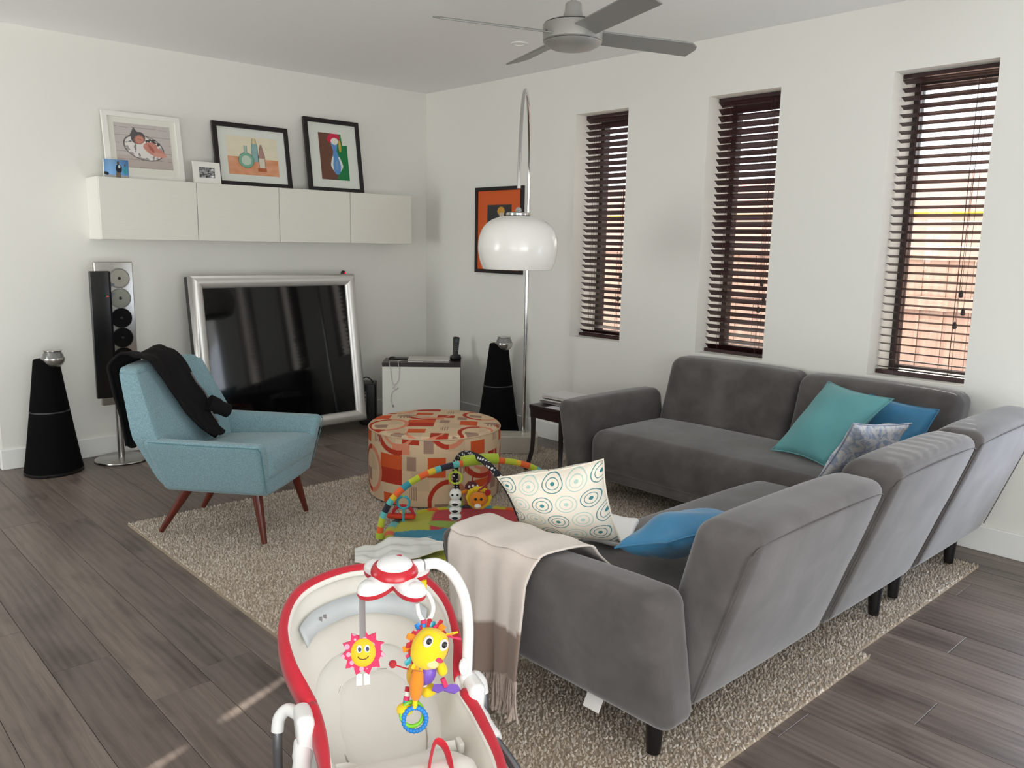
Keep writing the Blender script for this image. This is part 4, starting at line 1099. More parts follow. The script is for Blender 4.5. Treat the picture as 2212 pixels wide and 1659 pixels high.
# ------------------------------------------------------------------ corner cabinet and things on it
def corner_cabinet():
    FL, FR = Vector((-0.796, -0.486)), Vector((-0.326, -0.882)); mid = (FL+FR)/2; dv = FR-FL; w_ = dv.length; rz = math.atan2(dv.y, dv.x)
    dep, top = 0.285, 0.528
    n = Vector((-dv.y, dv.x)).normalized()
    o = mid+n*dep/2
    R = thing('low_cabinet', 'low white fronted cabinet with dark top set across the corner', 'cabinet', (o.x, o.y, 0), rz)
    obj('top', MB().box((0, 0, top-0.011), (w_, dep, 0.022)), M_wenge, R, smooth=0)
    obj('body', MB().box((0, 0.01, (top-0.022+0.03)/2), (w_-0.002, dep-0.024, top-0.022-0.03)), M_wenge, R, smooth=0)
    bevel(obj('door', MB().box((0, -dep/2+0.008, 0.265), (w_-0.004, 0.016, top-0.03-0.035)), mat('white_gloss_door', '#dcdcd2', 0.3, spec=0.5), R, smooth=0), 0.002)
    obj('plinth', MB().box((0, 0.02, 0.0155), (w_-0.04, dep-0.06, 0.03)), M_wenge, R, smooth=0)
    def P(x, y, z=0): # cabinet-top coordinates
        c, s = math.cos(rz), math.sin(rz); return (o.x+c*x-s*y, o.y+s*x+c*y, top+0.0005+z)
    L = thing('laptop', 'closed silver laptop lying on the low dark topped cabinet', 'laptop', P(0.055, -0.018), rz)
    M_ml = mat('laptop_aluminium', '#cfccc5', 0.4, metal=0.3)
    obj('base', rbox(MB(), (0.33, 0.225, 0.013), 0.006, (0, 0, 0.0065), m=(2, 2, 1)), M_ml, L); obj('lid', rbox(MB(), (0.33, 0.225, 0.008), 0.0039, (0, 0, 0.0185), m=(2, 2, 1)), M_ml, L)
    obj('foot_strip', MB().box((0, -0.113, 0.0135), (0.08, 0.0015, 0.002)), M_black, L, smooth=0)
    T = thing('cordless_phone', 'black cordless phone upright in its cradle on the low cabinet', 'telephone', P(0.262, 0.072), rz+0.3)
    M_key = mat('phone_keys', '#5c5c60', 0.5)
    obj('cradle', rbox(MB(), (0.085, 0.085, 0.035), 0.015, (0, 0.0, 0.0175), lambda x, y, z: (x*(1-0.15*(z > 0)), y, z+0.012*(y < 0)*(z > 0)), m=(2, 2, 1)), M_black, T)
    M = Matrix.Translation((0, 0.005, 0.02)) @ Matrix.Rotation(-0.22, 4, 'X') @ Matrix.Rotation(0.12, 4, 'Y')
    h = obj('handset', rbox(MB(), (0.048, 0.026, 0.165), 0.012, (0, 0, 0.085), lambda x, y, z: (x*(1+0.12*z/0.08), y, z), m=(2, 1, 4), M=M), M_black, T)
    obj('screen', MB().box((0, -0.0135, 0.135), (0.032, 0.001, 0.03), M), mat('phone_display', '#2f3a3c', 0.2), h, smooth=0)
    for r_ in range(4):
        for c_ in range(3): obj('key', MB().box(((c_-1)*0.012, -0.0136, 0.098-r_*0.014), (0.008, 0.002, 0.006), M), M_key, h, smooth=0)
    tag(obj('charging_puck', MB().lathe([(0, 0.024), (0.018, 0.02), (0.030, 0.008), (0.032, 0), (0, 0)], 24), M_black, loc=P(-0.245, 0.06)), 'small black domed puck at the left end of the low cabinet', 'gadget')
    tag(obj('slim_case', rbox(MB(), (0.14, 0.09, 0.010), 0.004, (0, 0, 0.005), m=(1, 1, 1)), M_black, loc=P(-0.165, 0.075), rot=(0, 0, rz+0.05)), 'slim black case behind the laptop on the low cabinet', 'gadget')
    # white earphone lead hanging over the front
    f = -dep/2-0.006
    pts = [(-0.10, -0.02, 0.006), (-0.16, -0.06, 0.008), (-0.215, -0.09, 0.006), (-0.245, -0.13, 0.010), (-0.248, f-0.004, -0.006), (-0.238, f, -0.07), (-0.232, f, -0.13), (-0.215, f-0.004, -0.172), (-0.18, f, -0.14), (-0.172, f, -0.07), (-0.178, f-0.004, -0.004), (-0.185, -0.12, 0.006), (-0.16, -0.09, 0.012)]
    pts2 = [(-0.22, f, -0.168), (-0.205, f-0.006, -0.185), (-0.228, f, -0.20), (-0.195, f-0.004, -0.205), (-0.18, f, -0.195), (-0.21, f-0.006, -0.215), (-0.228, f, -0.232), (-0.238, f, -0.28), (-0.235, f, -0.315), (-0.225, f, -0.338)]
    mb = MB().tube([P(*p) for p in catmull(pts, 6)], 0.0022, 6); mb.tube([P(*p) for p in catmull(pts2, 6)], 0.0022, 6)
    base_ = Vector(P(-0.21, f, -0.338)); E_ = thing('earphone_lead', 'tangled pale earphone lead hanging down the front of the low cabinet', 'cable', base_)
    obj('lead', shift(mb, base_), mat('pale_lead', '#c4c0b9', 0.5), E_)
    obj('plug', shift(MB().tube([P(-0.225, f, -0.336), P(-0.220, f, -0.352)], 0.005, 10), base_), M_chrome, E_)
corner_cabinet()
# black tower between television and cabinet
R = thing('computer_tower', 'black box with a silver strip standing between television and low cabinet', 'computer', (-0.755, -0.235, 0), -0.65)
obj('case', rbox(MB(), (0.12, 0.20, 0.335), 0.012, (0, 0, 0.1685), m=(1, 1, 2)), M_black, R)
obj('strip', MB().box((-0.025, -0.1012, 0.20), (0.022, 0.002, 0.15)), mat('silver_strip', '#a8a8a8', 0.4, metal=0.4), R, smooth=0)
for k in range(5): obj('slot', MB().box((-0.025, -0.1026, 0.14+k*0.03), (0.016, 0.001, 0.010)), M_black, R, smooth=0)
obj('cable', MB().tube(catmull([(-0.062, -0.08, 0.01), (-0.095, -0.09, 0.15), (-0.085, -0.06, 0.31), (-0.03, 0.0, 0.375), (0.03, -0.03, 0.35), (0.05, -0.07, 0.28)], 6), 0.005, 8), M_black, R)
tag(obj('white_plug', rbox(MB(), (0.07, 0.025, 0.014), 0.005, (0, 0, 0.007), m=(1, 1, 1)), mat('white_plastic', '#eae8e2', 0.4), loc=(-0.86, -0.555, 0), rot=(0, 0, 0.2)), 'white plug lying on the floor below the corner of the television', 'plug')

# ------------------------------------------------------------------ ceiling fan, downlight
def fan():
    cx, cy = -1.72, -3.31
    R = thing('ceiling_fan', 'four-bladed silver ceiling fan', 'ceiling fan', (cx, cy, 2.29))
    M_fan = mat('fan_silver', '#a9a8a3', 0.42, metal=0.55)
    M_blade = mat('fan_blade_grey', '#8f8e8a', 0.45, metal=0.35)
    z = 0.0
    obj('rod', MB().tube([(0, 0, 0.17), (0, 0, 0.409)], 0.013, 16), M_fan, R)
    obj('canopy', MB().lathe([(0.02, 0.34), (0.045, 0.365), (0.062, 0.395), (0.065, 0.4095), (0, 0.4095)], 32), M_fan, R)
    obj('collar', MB().lathe([(0, 0.182), (0.030, 0.182), (0.034, 0.176), (0.036, 0.15), (0.044, 0.122), (0.048, 0.116), (0, 0.112)], 32), M_fan, R)
    obj('top_cover', MB().lathe([(0, 0.122), (0.05, 0.118), (0.10, 0.106), (0.121, 0.098), (0, 0.098)], 48), M_fan, R)
    obj('motor_drum', MB().lathe([(0, 0.094), (0.124, 0.094), (0.126, 0.09), (0.126, 0.030), (0.122, 0.026), (0, 0.026)], 48), M_fan, R)
    obj('shadow_gap', MB().lathe([(0, 0.099), (0.119, 0.099), (0.119, 0.022), (0, 0.022)], 48), M_black, R)
    obj('bottom_cover', MB().lathe([(0, -0.012), (0.05, -0.009), (0.09, 0.0), (0.117, 0.014), (0.124, 0.023), (0, 0.023)], 48), M_fan, R)
    for k in range(4):
        a = math.radians(-20+90*k)
        M = Matrix.Rotation(a, 4, 'Z') @ Matrix.Translation((0.112, 0, 0.055)) @ Matrix.Rotation(math.radians(-16), 4, 'X')
        L = 0.505; w0, w1 = 0.052, 0.058
        poly = [(0, -w0), (L-0.05, -w1), (L-0.01, -w1*0.55), (L, -w1*0.1), (L-0.012, w1), (0, w0)]
        b = bevel(obj('blade', MB().prism(poly, -0.0035, 0.0035, M), M_blade, R, smooth=0), 0.002, 1)
        obj('screw', MB().lathe([(0, 0.003), (0.004, 0.002), (0.005, 0), (0, 0)], 8, M=M @ Matrix.Translation((0.02, 0.02, 0.0035))), M_black, b)
fan()
R = thing('downlight', 'small round recessed ceiling downlight', 'downlight', (-0.701, -1.89, 2.694))
obj('trim_ring', MB().lathe([(0.036, 0.005), (0.036, -0.002), (0.052, -0.003), (0.055, 0.001), (0.055, 0.0055)], 32), mat('white_trim', '#e8e6e2', 0.4), R)
obj('lens', MB().lathe([(0, 0.003), (0.036, 0.003), (0.036, 0.001), (0, 0.001)], 24), mat('frosted_lens', '#f2f0ea', 0.3), R)

# ------------------------------------------------------------------ baby play gym
GX, GY = -1.86, -2.86
STR = ['#e2602a', '#d9b42c', '#b5bf2c', '#2f8fa0', '#23202e', '#5cb3b0']
def stripe_cols(): return [mat('stripe_'+c[1:], c, 0.85, sheen=0.2) for c in STR]
M_STR = stripe_cols()
M_dot = None
def dotted():
    m = mat('black_white_dots', '#1d1a24', 0.85); N = NT(m); tc = N.new('ShaderNodeTexCoord')
    v = N.new('ShaderNodeTexVoronoi'); v.inputs['Scale'].default_value = 46; v.inputs['Randomness'].default_value = 0.2
    N.link(tc.outputs['Object'], v.inputs['Vector'])
    N.link(N.ramp(v.outputs['Distance'], [(0.0, lin('#e8e6e2')), (0.33, lin('#1d1a24'))], 'CONSTANT'), N.b.inputs['Base Color']); return m
M_dot = dotted()
M_lime = mat('lime_fabric', '#a9bd33', 0.85, sheen=0.2)
M_white_p = mat('white_toy', '#efeeea', 0.5)
M_red = mat('red_fabric', '#b81f2c', 0.8, sheen=0.2, vary=0.06, vscale=20)
M_orange = mat('orange_plush', '#e88a1e', 0.9, sheen=0.3)
M_yel = mat('yellow_plush', '#efd11a', 0.9, sheen=0.3)
M_tealp = mat('teal_plastic', '#2f9fb0', 0.35); M_limep = mat('lime_plastic', '#b6c92f', 0.35); M_bluep = mat('blue_plastic', '#2a86d6', 0.3); M_greenp = mat('green_plastic', '#7dcf2c', 0.3); M_purple = mat('purple_plastic', '#7a55b8', 0.35)
M_pink = mat('pink_fabric', '#d83a68', 0.8); M_grey = mat('grey_ribbon', '#8d8988', 0.7); M_ylp = mat('yellow_tab', '#f2d21c', 0.6)
def gym():
    R = thing('play_gym', 'colourful baby play mat with two crossed padded arches', 'play mat', (GX, GY, RZ))
    r = 0.455; nr, na = 60, 180; vs = [(0, 0, 0.016)]; cols = []
    def paint(x, y):
        # x,y rotated so that +x points along the view to the right
        c_, s_ = math.cos(0.75), math.sin(0.75); u = x*c_-y*s_; v = x*s_+y*c_
        rr = math.hypot(u, v)/r; an = math.atan2(v, u)
        if rr > 0.89: return C3(['#d9592a', '#b9b62c', '#2f8fa0', '#5cb3b0', '#23202e', '#5cb3b0', '#b9b62c'][int((an+PI)/(2*PI)*42) % 7])
        c = C3('#aeb02a')
        if v > 0.06+0.1*math.sin(u*7) and u > -0.22: c = C3('#b5202c')
        if 0.0 < v-0.02 < 0.16 and ell(u, v, -0.07, 0.15, 0.16, 0.075, 0.1) < 1: c = C3('#86a428')
        blob = ell(u, v, -0.17, -0.04, 0.25, 0.10, -0.05)+0.16*math.sin(an*9)
        if blob < 1: c = C3('#1c7f9a')
        if abs(v-0.01-0.05*(u-0.02)) < 0.02 and -0.05 < u < 0.17: c = C3('#1c1822') if int(u*40) % 3 else C3('#e3e0dc')
        if ell(u, v, -0.10, -0.07, 0.03, 0.008, 0.6) < 1 or ell(u, v, -0.22, -0.06, 0.012, 0.006, 0.6) < 1: c = C3('#d6e3ea')
        if ell(u, v, -0.07, -0.16, 0.025, 0.018) < 1: c = C3('#191620')
        if v < -0.15 and math.sin(u*40+v*30) > 0.6: c = C3('#7d9a26')
        if ell(u, v, 0.0, -0.19, 0.05, 0.04) < 1: c = C3('#e2802a')
        return c
    cols = [paint(0, 0)]
    for i in range(1, nr+1):
        for k in range(na):
            a = 2*PI*k/na; rr = r*i/nr*(1+0.035*math.cos(4*a-0.6))
            x, y = rr*math.cos(a), rr*math.sin(a); t = i/nr
            z = 0.016+0.004*noise.noise(Vector((x*9, y*9, 0)))
            if t > 0.88: z = 0.010+0.014*math.sqrt(max(0, 1-((t-0.94)/0.06)**2))
            vs.append((x, y, z)); cols.append(paint(x/(1+0.035*math.cos(4*a-0.6)), y/(1+0.035*math.cos(4*a-0.6))))
    fs = [(0, 1+k, 1+(k+1) % na) for k in range(na)]+[(1+(i-1)*na+k, 1+i*na+k, 1+i*na+(k+1) % na, 1+(i-1)*na+(k+1) % na) for i in range(1, nr) for k in range(na)]
    mb = MB(); mb.add(vs, fs); o = obj('mat', mb, vcol_mat('playmat_print', 0.85, 0.2, sheen=0.2), R, smooth=80); colour_mesh(o.data, np.array(cols))
    obj('underside', MB().lathe([(0, 0.001), (r*0.98, 0.001), (r*0.985, 0.008), (0, 0.009)], 60), M_lime, R)
    def arch(f1, f2, apex, n=48):
        f1, f2, ap = Vector(f1), Vector(f2), Vector(apex); pts = []
        for k in range(n+1):
            t = k/n; a = PI*t
            m = (f1+f2)/2
            hx = -math.cos(a); hz = math.sin(a)
            hz = hz**0.82; hx = math.copysign(abs(hx)**0.9, hx)
            p = m+(f2-f1)/2*hx; q = (ap-m)
            pts.append(Vector((p.x+q.x*hz, p.y+q.y*hz, f1.z+(ap.z-f1.z)*hz)))
        return pts
    A = arch((-2.248-GX, -2.615-GY, 0.02), (-1.33-GX, -2.93-GY, 0.02), (-1.79-GX, -2.80-GY, 0.362))
    B = arch((-1.625-GX, -2.47-GY, 0.02), (-1.80-GX, -3.20-GY, 0.02), (-1.79-GX, -2.80-GY, 0.388))
    # striped arch: one part per stripe
    seq = [0, 2, 5, 4, 5, 1, 0, 3, 2, 0, 1, 5, 4, 5, 0, 3, 1, 0, 2, 1, 0, 2, 5, 0, 4, 5, 1, 0, 3, 2]
    Af = catmull(A, 4); N = len(Af); edges = [0]
    wts = [(0.6 if s in (5, 1) else 1.0) for s in seq]; tot = sum(wts); acc = 0
    for s, w_ in zip(seq, wts):
        i0 = int(acc/tot*(N-1)); acc += w_; i1 = max(i0+2, int(acc/tot*(N-1))+1)
        obj('stripe', MB().tube(Af[i0:min(i1, N)], 0.0165, 12), M_STR[s], R)
    obj('dotted_arch', MB().tube(B, 0.0165, 12), M_dot, R)
    i = len(A)//2
    obj('joint_cover', MB().tube([A[k]+Vector((0, 0, 0.010)) for k in range(i-2, i+4)], 0.028, 14), M_lime, R)
    for q in (A[0], B[0], B[-1]): obj('foot', MB().lathe([(0, 0.03), (0.019, 0.026), (0.019, -0.004), (0, -0.006)], 14), M_lime, R, loc=q)
    # loops for the toys
    return [p+Vector((GX, GY, RZ)) for p in A], [p+Vector((GX, GY, RZ)) for p in B]
GA, GB = gym()
def ring_pts(c, r, axis, n=28):
    c = Vector(c); a = Vector(axis).normalized(); u = a.orthogonal().normalized(); v = a.cross(u)
    return [c+(u*math.cos(2*PI*k/n)+v*math.sin(2*PI*k/n))*r for k in range(n)]
VIEW = Vector((-0.68, -0.73, 0.0))
def hang(name, label, cat, p): return thing(name, label, cat, p, 0, 'toys hanging from the play gym')
# teal ring
p = GA[11]; c = Vector((p.x-0.004, p.y-0.004, p.z-0.072)); R = hang('ring_toy', 'teal ring toy hanging from the left leg of the striped arch', 'toy', (c.x, c.y, c.z-0.13))
L = lambda q: Vector(q)-Vector(R.location)
obj('ring', MB().tube([L(q) for q in ring_pts(c, 0.030, VIEW)], 0.006, 8, closed=True), M_tealp, R)
obj('tab', MB().tube([L((p.x-0.004, p.y-0.004, p.z-0.034)), L((p.x-0.004, p.y-0.004, p.z-0.046))], 0.006, 8), M_limep, R)
obj('tail', MB().tube([L((c.x, c.y, c.z-0.028)), L((c.x, c.y, c.z-0.10))], 0.005, 8), M_tealp, R)
# zebra ball toy on a lime ring
p = GA[21]; c = Vector((p.x, p.y, p.z-0.068)); R = hang('zebra_toy', 'black and white striped toy on a lime ring in the middle of the gym', 'toy', (c.x, c.y, c.z-0.235))
obj('ring', MB().tube([L(q) for q in ring_pts(c, 0.031, VIEW)], 0.0055, 8, closed=True), M_limep, R)
obj('tab', MB().tube([L((p.x, p.y, p.z-0.026)), L((p.x, p.y, p.z-0.034))], 0.008, 8), M_limep, R)
obj('cord', MB().tube([L((c.x, c.y, c.z-0.03)), L((c.x, c.y, c.z-0.06))], 0.006, 8), M_black, R)
S1 = [(0, 0.03), (0.018, 0.025), (0.029, 0.009), (0.029, -0.009), (0.018, -0.025), (0, -0.03)]
hd = obj('head', MB().lathe([(x, z) for x, z in [(p_.x, p_.z) for p_ in catmull([(a, 0, b) for a, b in S1], 3)]], 24), M_white_p, R, loc=L((c.x, c.y, c.z-0.085)))
for sgn in (-1, 1): obj('eye', MB().lathe([(0, 0.004), (0.005, 0.003), (0.006, 0), (0, 0)], 10, M=Matrix.Translation((-0.02+0.010*sgn, -0.021-0.008*sgn, 0.005)) @ Vector((-0.68, -0.73, 0)).to_track_quat('Z', 'Y').to_matrix().to_4x4()), M_black, hd)
for k in range(3):
    z = c.z-0.130-k*0.035
    bd = obj('body_segment', MB().lathe([(0, 0.018), (0.020, 0.016), (0.030, 0.006), (0.030, -0.006), (0.020, -0.016), (0, -0.018)], 22, sx=1.0), M_white_p, R, loc=L((c.x, c.y, z)))
    obj('stripe', MB().tube([(0.0305*math.cos(a), 0.0305*math.sin(a), 0.0) for a in [math.radians(195+i*8) for i in range(9)]], [0.001, 0.004, 0.006, 0.007, 0.0075, 0.007, 0.006, 0.004, 0.001], 6), M_black, bd)
# red strap with plush sun-faced toy
p = GA[26]; R = hang('plush_toy', 'orange plush toy with yellow frill hanging on a red strap', 'toy', (p.x-0.01, p.y-0.02, p.z-0.30))
obj('strap', MB().tube([L(q) for q in catmull([(p.x, p.y, p.z-0.026), (p.x+0.004, p.y+0.01, p.z-0.06), (p.x+0.03, p.y+0.05, p.z-0.13), (-1.64, -2.66, 0.18)], 5)], [0.008+0.010*k/15 for k in range(16)], 8, flat=0.35), M_red, R)
hp = Vector((-1.65, -2.655, 0.125))
obj('head', rbox(MB(), (0.09, 0.07, 0.075), 0.034, m=(2, 2, 2), M=Matrix.Rotation(-0.75, 4, 'Z')), M_orange, R, loc=L(hp))
obj('frill', MB().tube([L(hp)+q for q in [Vector((0.055*math.cos(a)*0.73+0.02, -0.055*math.cos(a)*0.68+0.02, 0.05*math.sin(a))) for a in [2*PI*k/20 for k in range(20)]]], [0.012 if k % 2 else 0.017 for k in range(20)], 8, closed=True), M_yel, R)
obj('ear', MB().lathe([(0, 0.02), (0.014, 0.012), (0.017, 0), (0.012, -0.012), (0, -0.016)], 14), M_red, R, loc=L(hp)+Vector((0.04, -0.03, 0.035)))
for dx in (-0.018, 0.012):
    M = Matrix.Translation(Vector((-0.022+dx*0.73, -0.030-dx*0.68, 0.012))) @ VIEW.to_track_quat('Z', 'Y').to_matrix().to_4x4()
    obj('eye', MB().lathe([(0, 0.010), (0.006, 0.008), (0.008, 0.002), (0, 0)], 12, M=M), M_black, R, loc=L(hp))
obj('snout', MB().lathe([(0, 0.012), (0.014, 0.008), (0.018, 0), (0.012, -0.010), (0, -0.012)], 14), M_white_p, R, loc=L(hp)+Vector((-0.036, -0.036, -0.022)))
# small mushroom toy
c = Vector((-1.60, -2.54, 0.155)); R = hang('mushroom_toy', 'small toy with a brown white-spotted cap hanging under the gym', 'toy', (c.x, c.y, c.z-0.06))
cap = obj('cap', MB().lathe([(0, 0.03), (0.022, 0.026), (0.036, 0.010), (0.038, -0.004), (0.02, -0.010), (0, -0.010)], 22), mat('brown_cap', '#5d2f33', 0.8), R, loc=L(c))
for a, z_ in ((3.6, 0.012), (4.2, 0.018), (4.6, 0.005), (3.9, 0.0), (5.1, 0.012)):
    obj('spot', MB().lathe([(0, 0.004), (0.006, 0.003), (0.007, 0), (0, -0.002)], 10, M=Matrix.Translation((0.034*math.cos(a), 0.034*math.sin(a), z_)) @ Vector((math.cos(a), math.sin(a), 0.4)).to_track_quat('Z', 'Y').to_matrix().to_4x4()), M_white_p, cap)
obj('stem', MB().tube([L(c)+Vector((0, 0, -0.008)), L(c)+Vector((0.0, 0.0, -0.06))], [0.014, 0.011], 12), M_white_p, R)
obj('arm', MB().tube(catmull([L(c)+Vector((-0.012, 0.006, -0.015)), L(c)+Vector((-0.04, 0.03, -0.03)), L(c)+Vector((-0.055, 0.045, -0.033))], 4), [0.010]*8+[0.014], 10), M_orange, R)
obj('hanger', MB().tube([L(c)+Vector((0, 0, 0.028)), L((-1.62, -2.58, 0.25))], 0.003, 6), M_red, R)
# red crescent toy lying at the mat's far edge
R = thing('crescent_rattle', 'red crescent shaped rattle lying on the edge of the play mat', 'toy', (-2.01, -2.475, RZ+0.040))
pts = [Vector((0.052*math.cos(a)*0.73, -0.052*math.cos(a)*0.68, 0.010+0.045*math.sin(a))) for a in [PI*k/14 for k in range(15)]]
obj('handle', MB().tube(pts, 0.009, 10), M_red, R)
obj('body', rbox(MB(), (0.15, 0.05, 0.022), 0.010, (-0.01, 0, 0.0), lambda x, y, z: (x, y*(1 if x > -0.03 else max(0.25, 1+(x+0.03)*14)), z), m=(6, 2, 1), M=Matrix.Rotation(-0.75, 4, 'Z')), mat('red_orange_plush', '#cf3f26', 0.85), R)
obj('bead', MB().lathe([(0, 0.012), (0.010, 0.006), (0.010, -0.006), (0, -0.012)], 12), M_ylp, R, loc=(0.0, 0.0, 0.02))

# ------------------------------------------------------------------ muslin cloth on the rug
def muslin():
    R = thing('muslin_cloth', 'crumpled white muslin cloth on the rug beside the play mat', 'cloth', (-2.29, -2.87, RZ))
    # long axis from the left end (px 790,1200) to the right tip on the mat
    ax = Vector((0.30, -0.185, 0)).normalized(); bx_ = Vector((-ax.y, ax.x, 0))
    nx, ny = 60, 26; vs = []
    for j in range(ny+1):
        for i in range(nx+1):
            u, v = i/nx, j/ny; s = (u-0.5)*0.44; wd = 0.105*(0.55+0.75*math.sin(PI*min(1, u*0.9+0.12))**1.2)*(1-0.75*max(0, u-0.75)/0.25)
            t = (v-0.5)*2*wd + 0.012*math.sin(u*17+1)*(1 if v < .3 else .4) - 0.03*(u-0.5)
            h = 0.006+0.020*(0.5+0.5*noise.noise(Vector((u*7, v*3.2, 4))))*min(1, 6*min(v, 1-v)+0.15)*min(1, 8*min(u, 1-u)+0.15)+0.012*math.sin(v*9+u*3)**2*min(1, 6*min(v, 1-v))
            on_mat = max(0, min(1, (u-0.22)/0.15))
            p = ax*s+bx_*t; vs.append((p.x, p.y, h+0.012+0.034*on_mat))
    mb = MB(); mb.add(vs, [(j*(nx+1)+i, j*(nx+1)+i+1, (j+1)*(nx+1)+i+1, (j+1)*(nx+1)+i) for j in range(ny) for i in range(nx)])
    solid(obj('cloth', mb, mat('white_muslin', '#dcdcd6', 0.9, bump=0.15, bscale=250), R, smooth=80), 0.003)
    edge = [vs[i] for i in range(0, nx+1, 2)]
    obj('hem', MB().tube(edge, 0.003, 5), mat('muslin_hem', '#e8e2d2', 0.9), R)
muslin()

# ------------------------------------------------------------------ baby rocker
M_cream = mat('cream_padded_cotton', '#ebe9e1', 0.85, sheen=0.15, bump=0.12, bscale=70)
M_cream2 = mat('cream_lining', '#e2dfd5', 0.9, bump=0.25, bscale=30)
M_redf = mat('red_binding', '#c0172c', 0.75, sheen=0.2, vary=0.07, vscale=25)
M_wpl = mat('white_rocker_plastic', '#f0f0ee', 0.3, spec=0.5)
M_tube = mat('grey_metal_tube', '#8b8c90', 0.3, metal=0.8)
RO = Vector((-3.36, -4.31, 0)); RYv = Vector((0.37, 0.929, 0)).normalized(); RXv = Vector((RYv.y, -RYv.x, 0)); RRZ = math.atan2(RXv.y, RXv.x)
def RW(p): return RO+RXv*p[0]+RYv*p[1]+Vector((0, 0, p[2]))
def rocker():
    R = thing('baby_rocker', 'white and red baby rocker with padded cream seat', 'baby rocker', RO, RRZ)
    rimU = [(-0.180, -0.005, 0.395), (-0.218, 0.10, 0.465), (-0.215, 0.22, 0.512), (-0.150, 0.335, 0.543), (0, 0.392, 0.555), (0.145, 0.335, 0.545), (0.205, 0.22, 0.512), (0.207, 0.10, 0.455), (0.182, -0.005, 0.395)]
    rimL = [(0.200, -0.12, 0.352), (0.195, -0.28, 0.325), (0.135, -0.40, 0.315), (0, -0.44, 0.312), (-0.135, -0.40, 0.315), (-0.175, -0.28, 0.325), (-0.170, -0.12, 0.358)]
    rim = catmull(rimU+rimL, 9, closed=True); n = len(rim)
    def zf(x, y):
        if y > -0.03: t = (y+0.03)/0.42; z = 0.195+0.235*t**1.1
        else: z = 0.195+0.07*min(1, (-0.03-y)/0.18)-0.02*max(0, (-y-0.25)/0.2)
        return z
    def bowl(scale, dz, rings=18, p=7):
        vs = []; 
        for i in range(rings+1):
            rho = i/rings
            for k in range(n):
                q = rim[k]; cy = 0.0
                x = q.x*scale*rho; y = -0.02+(q.y+0.02)*scale*rho
                fl = zf(x, y)+0.008*noise.noise(Vector((x*14, y*14, 1.5)))+0.012*(x/0.2)**2
                z = fl+(q.z-fl)*(rho**p)
                vs.append((x, y, z+dz))
        fs = [(i*n+k, i*n+(k+1) % n, (i+1)*n+(k+1) % n, (i+1)*n+k) for i in range(rings) for k in range(n)]
        return vs, fs
    vs, fs = bowl(0.985, 0.0); mb = MB(); mb.add(vs, fs)
    solid(obj('shell', mb, M_cream2, R, smooth=80), 0.012, -1)
    # padded liner: backrest pad, seat pad with raised edges
    def pad(outline, z_off, name, m, th=0.022):
        """puffy pad following the floor of the shell"""
        O = catmull([(x, y, 0) for x, y in outline], 8, closed=True); N = len(O); c = sum(O, Vector())/N; vs = []; rings = 12
        for i in range(rings+1):
            rho = i/rings
            for q in O:
                pnt = c+(q-c)*rho
                vs.append((pnt.x, pnt.y, zf(pnt.x, pnt.y)+z_off+th*math.sqrt(max(0, 1-rho**6))+0.004*noise.noise(Vector((pnt.x*22, pnt.y*22, z_off*90)))+0.010*(pnt.x/0.2)**2))
        mb = MB(); mb.add(vs, [(i*N+k, i*N+(k+1) % N, (i+1)*N+(k+1) % N, (i+1)*N+k) for i in range(rings) for k in range(N)])
        obj(name, mb, m, R, smooth=80)
        ed = [Vector(v) for v in vs[-N:]]
        return ed
    e1 = pad([(0, 0.285), (0.095, 0.262), (0.152, 0.19), (0.165, 0.08), (0.15, -0.02), (0, -0.04), (-0.15, -0.02), (-0.168, 0.08), (-0.157, 0.19), (-0.097, 0.262)], 0.012, 'backrest_pad', M_cream)
    e2 = pad([(0, 0.20), (0.075, 0.18), (0.105, 0.10), (0.10, -0.0), (0.06, -0.05), (-0.06, -0.05), (-0.10, 0.0), (-0.105, 0.10), (-0.075, 0.18)], 0.030, 'head_insert', M_cream, 0.010)
    e3 = pad([(0, -0.06), (0.10, -0.06), (0.155, -0.12), (0.16, -0.25), (0.11, -0.34), (0, -0.36), (-0.11, -0.34), (-0.145, -0.25), (-0.14, -0.12), (-0.10, -0.06)], 0.012, 'seat_pad', M_cream, 0.05)
    M_st = mat('cream_stitch', '#b3ada0', 0.9)
    for e in (e1, e2): obj('stitching', MB().tube(e, 0.0022, 5, closed=True), M_st, R)
    # plastic strip inside the head end
    iu = [k for k in range(n) if rim[k].y > 0.27]
    mb = MB(); inner = [Vector((rim[k].x*0.81, -0.02+(rim[k].y+0.02)*0.81, rim[k].z-0.098)) for k in iu]; top = [Vector((rim[k].x*0.895, -0.02+(rim[k].y+0.02)*0.895, rim[k].z-0.055)) for k in iu]
    mb.add(inner+top, [(i, i+1, len(iu)+i+1, len(iu)+i) for i in range(len(iu)-1)])
    solid(obj('head_strip', mb, mat('pale_blue_plastic', '#cfd6d8', 0.5), R, smooth=80), 0.006, 0)
    for t in (0.22, 0.27):
        i = int(t*(len(iu)-1)); q = (inner[i]+top[i])/2
        obj('slot', MB().box((q.x*0.985, q.y*0.985, q.z), (0.008, 0.003, 0.014), None), M_grey, R, smooth=0)
    # cream lip and red binding round the rim
    lip = [Vector((q.x*0.965, -0.02+(q.y+0.02)*0.965, q.z-0.006)) for q in rim]
    obj('lip', MB().tube(lip, 0.008, 8, closed=True), M_cream, R)
